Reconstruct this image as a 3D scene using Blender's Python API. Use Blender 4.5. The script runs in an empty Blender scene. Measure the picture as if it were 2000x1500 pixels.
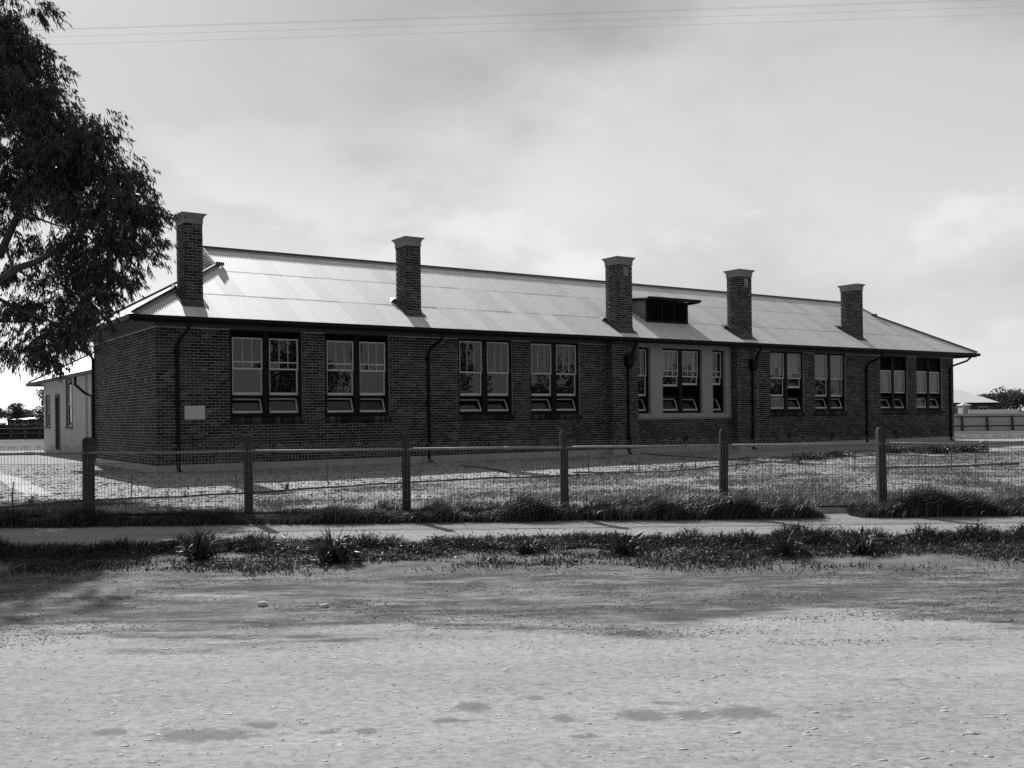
import bpy, math, random
import numpy as np
from mathutils import Vector, Matrix

# ------------------------------------------------------------------ camera, world, sun, exposure
SC = bpy.context.scene
COL = SC.collection
FOC, PX, PY, ROLL, EYE = 1911.0, 957.0, 814.0, math.atan(0.01183), 1.5   # calibrated on the 2000 x 1500 photograph
cam_d = bpy.data.cameras.new('camera'); cam = bpy.data.objects.new('camera', cam_d); COL.objects.link(cam)
cam.location = (0, 0, EYE)
cam.rotation_euler = (math.radians(90), ROLL, 0)
cam_d.sensor_fit = 'HORIZONTAL'; cam_d.sensor_width = 36.0
cam_d.lens = 36.0 * FOC / 2000.0
cam_d.shift_x = (1000 - PX) / 2000.0
cam_d.shift_y = (PY - 750) / 2000.0
cam_d.clip_start = 0.1; cam_d.clip_end = 6000
SC.camera = cam

SUN_EL, SUN_AZ = math.radians(37.3), math.radians(25.6)      # azimuth: left of straight ahead
SUNV = Vector((-math.sin(SUN_AZ) * math.cos(SUN_EL), math.cos(SUN_AZ) * math.cos(SUN_EL), math.sin(SUN_EL)))
SC.view_settings.view_transform = 'Standard'; SC.view_settings.look = 'None'
SC.view_settings.exposure = 0.20; SC.view_settings.gamma = 1.0
SC.view_settings.use_curve_mapping = False

world = bpy.data.worlds.new('World'); SC.world = world; world.use_nodes = True
wn, wl = world.node_tree.nodes, world.node_tree.links
wn.clear()
w_out = wn.new('ShaderNodeOutputWorld'); w_bg = wn.new('ShaderNodeBackground')
sky = wn.new('ShaderNodeTexSky'); sky.sky_type = 'NISHITA'; sky.sun_disc = False
sky.sun_elevation = SUN_EL; sky.sun_rotation = -SUN_AZ
sky.air_density = 1.0; sky.dust_density = 0.45; sky.ozone_density = 1.0
bw = wn.new('ShaderNodeRGBToBW')                    # black and white plate: the sky's luminance only
wl.new(sky.outputs[0], bw.inputs[0])
# thin broken cloud: brightness noise on the direction, stretched along the horizon
tc = wn.new('ShaderNodeTexCoord'); mp = wn.new('ShaderNodeMapping')
mp.inputs['Location'].default_value = (9.84, 1.073, 9.039); mp.inputs['Scale'].default_value = (1.0, 1.0, 1.9)
nz = wn.new('ShaderNodeTexNoise'); nz.inputs['Scale'].default_value = 1.3; nz.inputs['Detail'].default_value = 7
nz.inputs['Roughness'].default_value = 0.52
rp = wn.new('ShaderNodeMapRange'); rp.inputs[1].default_value = 0.50; rp.inputs[2].default_value = 0.68
rp.interpolation_type = 'SMOOTHSTEP'
wl.new(tc.outputs['Generated'], mp.inputs[0]); wl.new(mp.outputs[0], nz.inputs['Vector']); wl.new(nz.outputs[0], rp.inputs[0])
mx = wn.new('ShaderNodeMix'); mx.data_type = 'FLOAT'
cb = wn.new('ShaderNodeMath'); cb.operation = 'MULTIPLY_ADD'; cb.inputs[1].default_value = 0.75; cb.inputs[2].default_value = 4.2   # lit cloud: part veil, part forward-scattered light
wl.new(bw.outputs[0], cb.inputs[0]); wl.new(rp.outputs[0], mx.inputs[0])
wl.new(bw.outputs[0], mx.inputs[2]); wl.new(cb.outputs[0], mx.inputs[3])
# small cumulus low in the sky, all round the horizon
mp2 = wn.new('ShaderNodeMapping'); mp2.inputs['Location'].default_value = (2.6, 0.9, 0.0); mp2.inputs['Scale'].default_value = (1.0, 1.0, 2.0)
nz2 = wn.new('ShaderNodeTexNoise'); nz2.inputs['Scale'].default_value = 3.4; nz2.inputs['Detail'].default_value = 9; nz2.inputs['Roughness'].default_value = 0.55
sx = wn.new('ShaderNodeSeparateXYZ'); wl.new(tc.outputs['Generated'], mp2.inputs[0]); wl.new(mp2.outputs[0], nz2.inputs['Vector']); wl.new(tc.outputs['Generated'], sx.inputs[0])
r2 = wn.new('ShaderNodeMapRange'); r2.interpolation_type = 'SMOOTHSTEP'; r2.inputs[1].default_value = 0.53; r2.inputs[2].default_value = 0.63; wl.new(nz2.outputs[0], r2.inputs[0])
b1 = wn.new('ShaderNodeMapRange'); b1.inputs[1].default_value = 0.34; b1.inputs[2].default_value = 0.20; wl.new(sx.outputs[2], b1.inputs[0])
b2 = wn.new('ShaderNodeMapRange'); b2.inputs[1].default_value = 0.02; b2.inputs[2].default_value = 0.08; wl.new(sx.outputs[2], b2.inputs[0])
q1 = wn.new('ShaderNodeMath'); q1.operation = 'MULTIPLY'; wl.new(b1.outputs[0], q1.inputs[0]); wl.new(b2.outputs[0], q1.inputs[1])
q2 = wn.new('ShaderNodeMath'); q2.operation = 'MULTIPLY'; wl.new(q1.outputs[0], q2.inputs[0]); wl.new(r2.outputs[0], q2.inputs[1])
q3 = wn.new('ShaderNodeMath'); q3.operation = 'MULTIPLY_ADD'; q3.inputs[1].default_value = 1.3; wl.new(q2.outputs[0], q3.inputs[0]); wl.new(mx.outputs[0], q3.inputs[2])
wl.new(q3.outputs[0], w_bg.inputs['Color'])
w_bg.inputs['Strength'].default_value = 0.078
wl.new(w_bg.outputs[0], w_out.inputs[0])

sun_d = bpy.data.lights.new('sun', 'SUN'); sun_d.energy = 4.6; sun_d.angle = math.radians(0.53); sun_d.color = (1, 1, 1)
sun = bpy.data.objects.new('sun', sun_d); COL.objects.link(sun)
sun.rotation_euler = (-SUNV).to_track_quat('-Z', 'Y').to_euler(); sun.location = SUNV * 60

SC.cycles.use_denoising = False                      # the remaining sampling noise stands in for film grain
rng = np.random.default_rng(7); random.seed(7)
CR, SR = math.cos(ROLL), math.sin(ROLL)
def ray(x, y):
    dx, dy = x - PX, y - PY
    return Vector(((dx * CR - dy * SR) / FOC, 1.0, (-dx * SR - dy * CR) / FOC))
def at_depth(x, y, d): return Vector((0, 0, EYE)) + ray(x, y) * d
def on_ground(x, y, z=0.0):
    r = ray(x, y); return Vector((0, 0, EYE)) + r * ((z - EYE) / r.z)

# ------------------------------------------------------------------ helpers
def tag(o, label=None, cat=None, group=None, kind=None):
    if label: o['label'] = label
    if cat: o['category'] = cat
    if group: o['group'] = group
    if kind: o['kind'] = kind
    return o
def link(o, parent=None):
    COL.objects.link(o)
    if parent is not None: o.parent = parent
    return o
def empty(name, loc=(0, 0, 0), rz=0.0):
    o = bpy.data.objects.new(name, None); o.location = loc; o.rotation_euler = (0, 0, rz); o.empty_display_size = 0.3
    return link(o)
class MB:
    def __init__(s): s.v = []; s.f = []
    def add(s, vs, fs):
        b = len(s.v); s.v += [tuple(p) for p in vs]; s.f += [tuple(b + i for i in q) for q in fs]
        return s
    def box(s, a, b):
        x0, y0, z0 = a; x1, y1, z1 = b
        return s.add([(x0,y0,z0),(x1,y0,z0),(x1,y1,z0),(x0,y1,z0),(x0,y0,z1),(x1,y0,z1),(x1,y1,z1),(x0,y1,z1)],
                     [(3,2,1,0),(4,5,6,7),(0,1,5,4),(1,2,6,5),(2,3,7,6),(3,0,4,7)])
    def quad(s, a, b, c, d): return s.add([a, b, c, d], [(0, 1, 2, 3)])
    def loft(s, rings, cap=True):
        n = len(rings[0]); vs = [p for r in rings for p in r]; fs = []
        for k in range(len(rings) - 1):
            for i in range(n):
                j = (i + 1) % n
                fs.append((k*n+i, k*n+j, (k+1)*n+j, (k+1)*n+i))
        if cap: fs += [tuple(range(n-1, -1, -1)), tuple(range((len(rings)-1)*n, len(rings)*n))]
        return s.add(vs, fs)
    def tube(s, pts, r, n=8, cap=True):
        pts = [Vector(p) for p in pts]; rs = r if isinstance(r, (list, tuple)) else [r] * len(pts)
        rings = []; up = None
        for i, p in enumerate(pts):
            t = (pts[min(i+1, len(pts)-1)] - pts[max(i-1, 0)]).normalized()
            if up is None: up = Vector((0, 0, 1)) if abs(t.z) < 0.9 else Vector((1, 0, 0))
            a = t.cross(up).normalized(); b = a.cross(t).normalized(); up = b
            rings.append([p + (a * math.cos(2*math.pi*k/n) + b * math.sin(2*math.pi*k/n)) * rs[i] for k in range(n)])
        return s.loft(rings, cap)
    def bar(s, p, q, w, h, up=(0, 0, 1)):
        p, q, up = Vector(p), Vector(q), Vector(up); t = (q - p).normalized()
        a = t.cross(up).normalized() * (w / 2); b = a.cross(t).normalized() * (h / 2)
        return s.loft([[c - a - b, c + a - b, c + a + b, c - a + b] for c in (p, q)])
    def mesh(s, name, mat, smooth=False):
        me = bpy.data.meshes.new(name); me.from_pydata(s.v, [], s.f); me.update()
        if mat: me.materials.append(mat)
        if smooth: me.polygons.foreach_set('use_smooth', [True] * len(me.polygons))
        return me
    def build(s, name, mat, parent=None, smooth=False):
        return link(bpy.data.objects.new(name, s.mesh(name, mat, smooth)), parent)
def np_mesh(name, verts, faces, mat, smooth=False):
    """verts (n,3), faces (m,k) with constant k"""
    me = bpy.data.meshes.new(name); n, (m, k) = len(verts), faces.shape
    me.vertices.add(n); me.vertices.foreach_set('co', np.ascontiguousarray(verts, np.float32).ravel())
    me.loops.add(m * k); me.loops.foreach_set('vertex_index', np.ascontiguousarray(faces, np.int32).ravel())
    me.polygons.add(m); me.polygons.foreach_set('loop_start', np.arange(0, m * k, k, dtype=np.int32))
    me.update(calc_edges=True); me.validate()
    if smooth: me.polygons.foreach_set('use_smooth', np.ones(m, bool))
    if mat: me.materials.append(mat)
    return me
def np_obj(name, verts, faces, mat, parent=None, smooth=False):
    return link(bpy.data.objects.new(name, np_mesh(name, verts, faces, mat, smooth)), parent)
def vnoise(x, y, seed=0):
    """smooth value noise 0..1 on arrays"""
    xi, yi = np.floor(x).astype(np.int64), np.floor(y).astype(np.int64); fx, fy = x - xi, y - yi
    fx, fy = fx*fx*(3-2*fx), fy*fy*(3-2*fy)
    def h(a, b):
        n = (a * 374761393 + b * 668265263 + seed * 974711) & 0x7fffffff
        n = ((n ^ (n >> 13)) * 1274126177) & 0x7fffffff
        return ((n ^ (n >> 16)) & 0xffff) / 65535.0
    return (h(xi,yi)*(1-fx)+h(xi+1,yi)*fx)*(1-fy) + (h(xi,yi+1)*(1-fx)+h(xi+1,yi+1)*fx)*fy
def fbm(x, y, seed=0, o=4):
    s, a, t = 0, 1.0, 0
    for k in range(o): s = s + a * vnoise(x * 2**k, y * 2**k, seed + k); t += a; a *= 0.5
    return s / t

# ------------------------------------------------------------------ materials (all neutral greys: a black and white plate)
def new_mat(name):
    m = bpy.data.materials.new(name); m.use_nodes = True
    nt = m.node_tree; return m, nt.nodes, nt.links, nt.nodes['Principled BSDF']
def g(v): return (v, v, v, 1)
def ramp(nodes, stops):
    r = nodes.new('ShaderNodeValToRGB'); el = r.color_ramp.elements
    while len(el) < len(stops): el.new(0.5)
    for e, (p, v) in zip(el, stops): e.position = p; e.color = g(v)
    return r
def noise(nodes, links, scale, detail=5, rough=0.55, vec=None, stretch=None, coord='Object'):
    n = nodes.new('ShaderNodeTexNoise'); n.inputs['Scale'].default_value = scale
    n.inputs['Detail'].default_value = detail; n.inputs['Roughness'].default_value = rough
    if vec is None:
        t = nodes.new('ShaderNodeTexCoord'); vec = t.outputs[coord]
    if stretch:
        mpn = nodes.new('ShaderNodeMapping'); mpn.inputs['Scale'].default_value = stretch
        links.new(vec, mpn.inputs[0]); vec = mpn.outputs[0]
    links.new(vec, n.inputs['Vector']); return n
def bump(nodes, links, height, bsdf, strength=0.3, dist=0.01):
    b = nodes.new('ShaderNodeBump'); b.inputs['Strength'].default_value = strength; b.inputs['Distance'].default_value = dist
    links.new(height, b.inputs['Height']); links.new(b.outputs[0], bsdf.inputs['Normal'])
def mixv(nodes, links, a, b, fac, mode='MIX'):
    m = nodes.new('ShaderNodeMix'); m.data_type = 'RGBA'; m.blend_type = mode
    for i, v in ((0, fac), (6, a), (7, b)):
        if isinstance(v, (int, float)): m.inputs[i].default_value = g(v) if i else v
        else: links.new(v, m.inputs[i])
    return m.outputs[2]
def simple(name, lo, hi, scale=6.0, rough=0.7, bmp=0.0, metal=0.0, stretch=None, spec=0.4, bscale=None):
    m, n, l, b = new_mat(name)
    nz = noise(n, l, scale, stretch=stretch); r = ramp(n, [(0.3, lo), (0.7, hi)])
    l.new(nz.outputs[0], r.inputs[0]); l.new(r.outputs[0], b.inputs['Base Color'])
    b.inputs['Roughness'].default_value = rough; b.inputs['Metallic'].default_value = metal
    b.inputs['Specular IOR Level'].default_value = spec
    if bmp:
        n2 = noise(n, l, bscale or scale * 6, stretch=stretch); bump(n, l, n2.outputs[0], b, bmp)
    return m
M = {}
# brick: value differs from brick to brick, with paler bloomed patches
m, n, l, b = new_mat('brick'); M['brick'] = m
geo = n.new('ShaderNodeNewGeometry'); oi = n.new('ShaderNodeObjectInfo')
ad = n.new('ShaderNodeMath'); ad.operation = 'ADD'; fr = n.new('ShaderNodeMath'); fr.operation = 'FRACT'
l.new(geo.outputs['Random Per Island'], ad.inputs[0]); l.new(oi.outputs['Random'], ad.inputs[1]); l.new(ad.outputs[0], fr.inputs[0])
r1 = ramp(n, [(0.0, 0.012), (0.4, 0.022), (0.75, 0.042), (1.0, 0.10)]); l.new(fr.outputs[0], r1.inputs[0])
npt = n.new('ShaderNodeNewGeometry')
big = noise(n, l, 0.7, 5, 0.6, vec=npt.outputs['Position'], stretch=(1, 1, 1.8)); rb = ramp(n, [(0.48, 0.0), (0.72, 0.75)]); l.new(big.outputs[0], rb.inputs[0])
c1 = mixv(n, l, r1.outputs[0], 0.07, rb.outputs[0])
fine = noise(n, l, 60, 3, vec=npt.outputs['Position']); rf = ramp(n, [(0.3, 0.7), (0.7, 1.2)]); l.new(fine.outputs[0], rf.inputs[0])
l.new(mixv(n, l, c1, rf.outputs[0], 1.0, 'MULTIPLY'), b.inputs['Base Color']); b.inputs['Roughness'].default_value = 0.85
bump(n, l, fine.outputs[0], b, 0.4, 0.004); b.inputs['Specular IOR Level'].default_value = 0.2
M['mortar'] = simple('mortar', 0.24, 0.40, 1.6, 0.95, 0.3)
M['render'] = simple('cement_render', 0.17, 0.23, 2.0, 0.9, 0.25)
M['plaster'] = simple('bay_plaster', 0.27, 0.34, 1.5, 0.9, 0.2)
M['white_wall'] = simple('white_wall', 0.36, 0.42, 1.2, 0.9, 0.15)
M['plinth'] = simple('plinth_cement', 0.30, 0.40, 2.2, 0.95, 0.3)
M['plaque'] = simple('stone_plaque', 0.50, 0.55, 8, 0.7, 0.1)
M['dark_paint'] = simple('dark_paint', 0.006, 0.010, 6, 0.5, 0.1, spec=0.12)
M['frieze'] = simple('frieze_paint', 0.06, 0.075, 3, 0.75, 0.15)
M['sash'] = simple('sash_paint', 0.46, 0.56, 8, 0.5, 0.05)
M['interior'] = simple('interior_paint', 0.10, 0.14, 1, 0.9)
M['curtain'] = simple('curtain_cloth', 0.12, 0.55, 9, 0.95, stretch=(1, 1, 0.04))
M['soil_bank'] = simple('soil_bank', 0.14, 0.22, 2, 0.95, 0.3)
M['timber'] = simple('grey_timber', 0.05, 0.10, 3, 0.85, 0.4, stretch=(1, 1, 0.12), bscale=30)
M['post_timber'] = simple('post_timber', 0.025, 0.065, 3, 0.9, 0.4, stretch=(1, 1, 0.12), spec=0.1, bscale=30)
M['edge_board'] = simple('edging_timber', 0.04, 0.07, 5, 0.9, 0.3)
M['pipe'] = simple('galvanised_pipe', 0.26, 0.40, 9, 0.7, metal=0.3)
M['wire'] = simple('fence_wire', 0.14, 0.24, 20, 0.6, metal=0.3)
M['line_wire'] = simple('line_wire', 0.12, 0.16, 5, 0.6)
M['ridge'] = simple('ridge_iron', 0.07, 0.11, 4, 0.6, metal=0.2)
M['ridge_pale'] = simple('ridge_flange', 0.34, 0.44, 4, 0.5, metal=0.5)
M['lead'] = simple('lead_flashing', 0.07, 0.12, 5, 0.65, 0.15, metal=0.2)
M['bark'] = simple('bark', 0.025, 0.06, 5, 0.9, 0.5, stretch=(1, 1, 0.25))
M['stone'] = simple('pale_stone', 0.42, 0.55, 12, 0.8, 0.3)
# corrugated galvanised iron
m, n, l, b = new_mat('galvanised_iron'); M['iron'] = m
oi = n.new('ShaderNodeObjectInfo'); nz = noise(n, l, 5, 6, 0.65); rr = ramp(n, [(0.25, 0.80), (0.75, 0.95)]); l.new(nz.outputs[0], rr.inputs[0])
ro = ramp(n, [(0.0, 0.91), (0.5, 1.0), (1.0, 1.03)]); l.new(oi.outputs['Random'], ro.inputs[0])
sp = noise(n, l, 45, 2, 0.5); rs = ramp(n, [(0.66, 1.0), (0.72, 0.55)]); l.new(sp.outputs[0], rs.inputs[0])
l.new(mixv(n, l, mixv(n, l, rr.outputs[0], ro.outputs[0], 1.0, 'MULTIPLY'), rs.outputs[0], 1.0, 'MULTIPLY'), b.inputs['Base Color'])
b.inputs['Metallic'].default_value = 0.62
rro = ramp(n, [(0.2, 0.62), (0.8, 0.72)]); l.new(nz.outputs[0], rro.inputs[0]); l.new(rro.outputs[0], b.inputs['Roughness'])
# window glass: see-through plus mirror by Fresnel, thin pane
m, n, l, b = new_mat('window_glass'); M['glass'] = m
n.remove(b); out = n['Material Output']; tr = n.new('ShaderNodeBsdfTransparent'); gl = n.new('ShaderNodeBsdfGlossy'); fz = n.new('ShaderNodeFresnel')
tr.inputs[0].default_value = g(0.86); gl.inputs['Roughness'].default_value = 0.015; gl.inputs[0].default_value = g(0.95); fz.inputs[0].default_value = 1.6
wob = noise(n, l, 2.2, 1, 0.4); bb = n.new('ShaderNodeBump'); bb.inputs['Strength'].default_value = 0.05; bb.inputs['Distance'].default_value = 0.02
l.new(wob.outputs[0], bb.inputs['Height']); l.new(bb.outputs[0], gl.inputs['Normal'])
ms = n.new('ShaderNodeMixShader'); l.new(fz.outputs[0], ms.inputs[0]); l.new(tr.outputs[0], ms.inputs[1]); l.new(gl.outputs[0], ms.inputs[2]); l.new(ms.outputs[0], out.inputs[0])
# foliage: light to dark leaf by leaf, thin so that some light comes through
def leaf_mat(name, lo, hi, trans, spec=0.35, rough=0.45):
    m, n, l, b = new_mat(name); M[name] = m
    geo = n.new('ShaderNodeNewGeometry'); r = ramp(n, [(0.0, lo), (1.0, hi)]); l.new(geo.outputs['Random Per Island'], r.inputs[0])
    l.new(r.outputs[0], b.inputs['Base Color']); b.inputs['Roughness'].default_value = rough; b.inputs['Specular IOR Level'].default_value = spec
    t = n.new('ShaderNodeBsdfTranslucent'); l.new(r.outputs[0], t.inputs[0])
    ms = n.new('ShaderNodeMixShader'); ms.inputs[0].default_value = trans
    l.new(b.outputs[0], ms.inputs[1]); l.new(t.outputs[0], ms.inputs[2]); l.new(ms.outputs[0], n['Material Output'].inputs[0])
leaf_mat('leaf', 0.02, 0.065, 0.12)
leaf_mat('far_leaf', 0.06, 0.12, 0.1, 0.1, 0.8)
leaf_mat('grass', 0.022, 0.12, 0.22, 0.35)
leaf_mat('weed', 0.018, 0.085, 0.18, 0.15)
leaf_mat('dry_grass', 0.04, 0.17, 0.22, 0.2)
# ---- grounds (world positions, so that neighbouring sheets agree)
def ground_mat(name, build):
    m, n, l, b = new_mat(name); M[name] = m
    p = n.new('ShaderNodeNewGeometry').outputs['Position']
    col, h = build(n, l, p); l.new(col, b.inputs['Base Color']); b.inputs['Roughness'].default_value = 0.95
    b.inputs['Specular IOR Level'].default_value = 0.1
    if h is not None: bump(n, l, h, b, 0.6, 0.012)
def rampn(n, l, src, stops):
    r = ramp(n, stops); l.new(src, r.inputs[0]); return r.outputs[0]
def road_build(n, l, p):
    base = rampn(n, l, noise(n, l, 1.3, 6, 0.6, vec=p, stretch=(0.25, 1, 1)).outputs[0], [(0.3, 0.30), (0.7, 0.40)])
    grain = rampn(n, l, noise(n, l, 24, 9, 0.82, vec=p, stretch=(0.6, 1, 1)).outputs[0], [(0.34, 0.55), (0.5, 1.0), (0.66, 1.34)])
    c = mixv(n, l, base, grain, 1.0, 'MULTIPLY')
    # rough shoulder next to the verge: darker soil broken into streaks along the road
    sep = n.new('ShaderNodeSeparateXYZ'); l.new(p, sep.inputs[0])
    mr = n.new('ShaderNodeMapRange'); mr.inputs[1].default_value = 7.0; mr.inputs[2].default_value = 9.0; l.new(sep.outputs[1], mr.inputs[0])
    st = noise(n, l, 1.5, 7, 0.68, vec=p, stretch=(0.35, 1.2, 1)).outputs[0]
    ma = n.new('ShaderNodeMath'); ma.operation = 'MULTIPLY_ADD'; ma.inputs[1].default_value = 2.2; l.new(st, ma.inputs[0])
    sb = n.new('ShaderNodeMath'); sb.operation = 'SUBTRACT'; l.new(mr.outputs[0], sb.inputs[0]); sb.inputs[1].default_value = 1.1
    l.new(sb.outputs[0], ma.inputs[2])
    f1 = rampn(n, l, ma.outputs[0], [(0.34, 0.0), (0.62, 1.0)])
    soil = rampn(n, l, noise(n, l, 3.2, 6, 0.7, vec=p, stretch=(0.5, 1.3, 1)).outputs[0], [(0.32, 0.09), (0.48, 0.19), (0.68, 0.31)])
    soil2 = mixv(n, l, soil, grain, 1.0, 'MULTIPLY')
    c = mixv(n, l, c, soil2, f1)
    dk = rampn(n, l, noise(n, l, 2.6, 9, 0.78, vec=p, stretch=(0.28, 1.3, 1)).outputs[0], [(0.46, 0.0), (0.55, 0.85)])
    dm_ = n.new('ShaderNodeMath'); dm_.operation = 'MULTIPLY'; l.new(dk, dm_.inputs[0]); l.new(f1, dm_.inputs[1])
    c = mixv(n, l, c, 0.07, dm_.outputs[0])
    # pale broken gravel lenses in the shoulder
    lens = rampn(n, l, noise(n, l, 1.1, 6, 0.7, vec=p, stretch=(0.3, 1.6, 1)).outputs[0], [(0.60, 0.0), (0.68, 0.8)])
    c = mixv(n, l, c, 0.44, lens)
    # dark damp patches worn into the road
    pts = [(395,1437,.33,.06),(210,1431,.12,.03),(505,1416,.1,.025),(925,1380,.11,.05),(1260,1395,.16,.06),(1360,1396,.17,.045),(1445,1392,.19,.06),
           (1300,1373,.12,.02),(640,1427,.07,.02),(715,1428,.07,.02),(1100,1402,.1,.03),(1050,1363,.06,.02),(1145,1437,.08,.02),(880,1407,.15,.02)]
    acc = None
    dn = noise(n, l, 5.5, 6, 0.7, vec=p); vs = n.new('ShaderNodeVectorMath'); vs.operation = 'MULTIPLY_ADD'; vs.inputs[1].default_value = (0.22, 0.16, 0); l.new(dn.outputs['Color'], vs.inputs[0]); l.new(p, vs.inputs[2])
    vo = n.new('ShaderNodeVectorMath'); vo.operation = 'SUBTRACT'; vo.inputs[1].default_value = (0.11, 0.08, 0); l.new(vs.outputs[0], vo.inputs[0]); pd = vo.outputs[0]
    wn2 = noise(n, l, 13, 7, 0.8, vec=p, stretch=(0.7, 1, 1)).outputs[0]
    for x, y, rx, ry in pts:
        q = on_ground(x, y, -0.22); mpn = n.new('ShaderNodeMapping'); mpn.vector_type = 'TEXTURE'
        mpn.inputs['Location'].default_value = (q.x, q.y, q.z); mpn.inputs['Scale'].default_value = (rx, ry * 2.4, 1)
        l.new(pd, mpn.inputs[0]); ln = n.new('ShaderNodeVectorMath'); ln.operation = 'LENGTH'; l.new(mpn.outputs[0], ln.inputs[0])
        if acc is None: acc = ln.outputs['Value']
        else:
            mn = n.new('ShaderNodeMath'); mn.operation = 'MINIMUM'; l.new(acc, mn.inputs[0]); l.new(ln.outputs['Value'], mn.inputs[1]); acc = mn.outputs[0]
    sm = n.new('ShaderNodeMath'); sm.operation = 'MULTIPLY_ADD'; sm.inputs[1].default_value = 2.4; l.new(wn2, sm.inputs[0]); l.new(acc, sm.inputs[2])
    sc = n.new('ShaderNodeMapRange'); sc.inputs[1].default_value = 1.9; sc.inputs[2].default_value = 2.25; sc.inputs[3].default_value = 0.68; sc.inputs[4].default_value = 0.0
    l.new(sm.outputs[0], sc.inputs[0])
    c = mixv(n, l, c, 0.15, sc.outputs[0])
    h = noise(n, l, 16, 8, 0.75, vec=p).outputs[0]
    return c, h
def path_build(n, l, p):
    base = rampn(n, l, noise(n, l, 1.6, 6, 0.6, vec=p, stretch=(0.35, 1, 1)).outputs[0], [(0.3, 0.26), (0.7, 0.38)])
    gr = rampn(n, l, noise(n, l, 34, 4, 0.7, vec=p).outputs[0], [(0.3, 0.7), (0.7, 1.2)])
    return mixv(n, l, base, gr, 1.0, 'MULTIPLY'), noise(n, l, 14, 8, 0.7, vec=p).outputs[0]
def verge_build(n, l, p):
    base = rampn(n, l, noise(n, l, 2.5, 7, 0.7, vec=p).outputs[0], [(0.3, 0.09), (0.7, 0.24)])
    gr = rampn(n, l, noise(n, l, 30, 4, 0.7, vec=p).outputs[0], [(0.3, 0.7), (0.7, 1.2)])
    return mixv(n, l, base, gr, 1.0, 'MULTIPLY'), noise(n, l, 14, 8, 0.7, vec=p).outputs[0]
def yard_build(n, l, p):
    base = rampn(n, l, noise(n, l, 0.5, 7, 0.62, vec=p).outputs[0], [(0.3, 0.14), (0.5, 0.28), (0.66, 0.46)])
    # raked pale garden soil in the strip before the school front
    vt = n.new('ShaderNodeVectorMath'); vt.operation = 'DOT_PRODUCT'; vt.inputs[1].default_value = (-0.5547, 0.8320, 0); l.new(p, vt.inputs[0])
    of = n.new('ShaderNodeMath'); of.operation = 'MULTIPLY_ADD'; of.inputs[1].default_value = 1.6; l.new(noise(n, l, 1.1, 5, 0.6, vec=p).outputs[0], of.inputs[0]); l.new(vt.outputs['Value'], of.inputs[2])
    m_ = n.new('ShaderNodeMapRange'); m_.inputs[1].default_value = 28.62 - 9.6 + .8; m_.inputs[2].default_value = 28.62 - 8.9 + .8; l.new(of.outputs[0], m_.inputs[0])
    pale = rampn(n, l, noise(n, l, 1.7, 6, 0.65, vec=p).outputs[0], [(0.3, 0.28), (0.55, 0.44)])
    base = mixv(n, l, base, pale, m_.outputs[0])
    gr = rampn(n, l, noise(n, l, 9, 6, 0.75, vec=p).outputs[0], [(0.32, 0.55), (0.5, 0.95), (0.7, 1.25)])
    return mixv(n, l, base, gr, 1.0, 'MULTIPLY'), noise(n, l, 10, 8, 0.75, vec=p).outputs[0]
def far_build(n, l, p):
    base = rampn(n, l, noise(n, l, 0.12, 7, 0.62, vec=p).outputs[0], [(0.3, 0.06), (0.7, 0.16)])
    gr = rampn(n, l, noise(n, l, 3, 6, 0.7, vec=p).outputs[0], [(0.3, 0.7), (0.7, 1.2)])
    return mixv(n, l, base, gr, 1.0, 'MULTIPLY'), None
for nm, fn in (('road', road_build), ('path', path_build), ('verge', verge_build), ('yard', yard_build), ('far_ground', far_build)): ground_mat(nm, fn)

# ------------------------------------------------------------------ ground sheets
FY = 15.5                                            # fence line
def hgt(x, y):
    z = np.interp(y, [-5000, 7.0, 7.9, 10.35, 12.8, 15.2, 15.34, 15.44, 5000], [-.22, -.22, -.20, -.16, -.13, -.105, -.10, 0.0, 0.0])
    amp = np.interp(y, [-50, 7, 8.5, 10.3, 12, 12.9, 13.3, 15, 16, 40, 60], [.006, .008, .028, .03, .05, .03, .012, .012, .03, .03, .012])
    fade = np.clip((34 - np.abs(x)) / 20, 0, 1)
    return z + amp * fade * ((fbm(x * 1.3, y * 2.2, 3, 5) - 0.5) * 1.6 + (fbm(x * 7, y * 9, 11, 3) - 0.5) * 0.6)
def sheet(name, xs, ys, mat, label, edge0=None, edge1=None):
    X, Y = np.meshgrid(xs, ys)
    w = (Y - ys[0]) / (ys[-1] - ys[0])
    if edge0 is not None: Y = Y + (1 - w) * edge0(X)
    if edge1 is not None: Y = Y + w * edge1(X)
    Z = hgt(X, Y); V = np.stack([X, Y, Z], -1).reshape(-1, 3); nx, ny = len(xs), len(ys)
    i = np.arange(nx - 1)[None, :] + nx * np.arange(ny - 1)[:, None]; i = i.ravel()
    o = np_obj(name, V, np.stack([i, i + 1, i + nx + 1, i + nx], 1), mat, smooth=True)
    return tag(o, label, None, None, 'structure')
xf = np.concatenate([[-2500, -300, -90, -45, -28], np.arange(-17, 17.01, 0.06), [28, 45, 90, 300, 2500]])
e_path = lambda X: (fbm(X * 0.9, X * 0 + 3.3, 5, 4) - 0.5) * 0.35 * (np.abs(X) < 30)
e_verge = lambda X: (fbm(X * 0.7, X * 0 + 8.3, 9, 4) - 0.5) * 0.8 * (np.abs(X) < 30)
sheet('road', xf, np.concatenate([[-2500, -300, -60, -20, -5, 0], np.arange(2, 10.36, 0.05)]), M['road'], 'pale dirt road with a rough dark shoulder', None, e_verge)
sheet('verge', xf, np.linspace(10.35, 12.8, 40), M['verge'], 'strip of soil and weeds between road and footpath', e_verge, e_path)
sheet('footpath', xf, np.linspace(12.8, 15.36, 40), M['path'], 'pale bare earth footpath in front of the fence', e_path)
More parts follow.
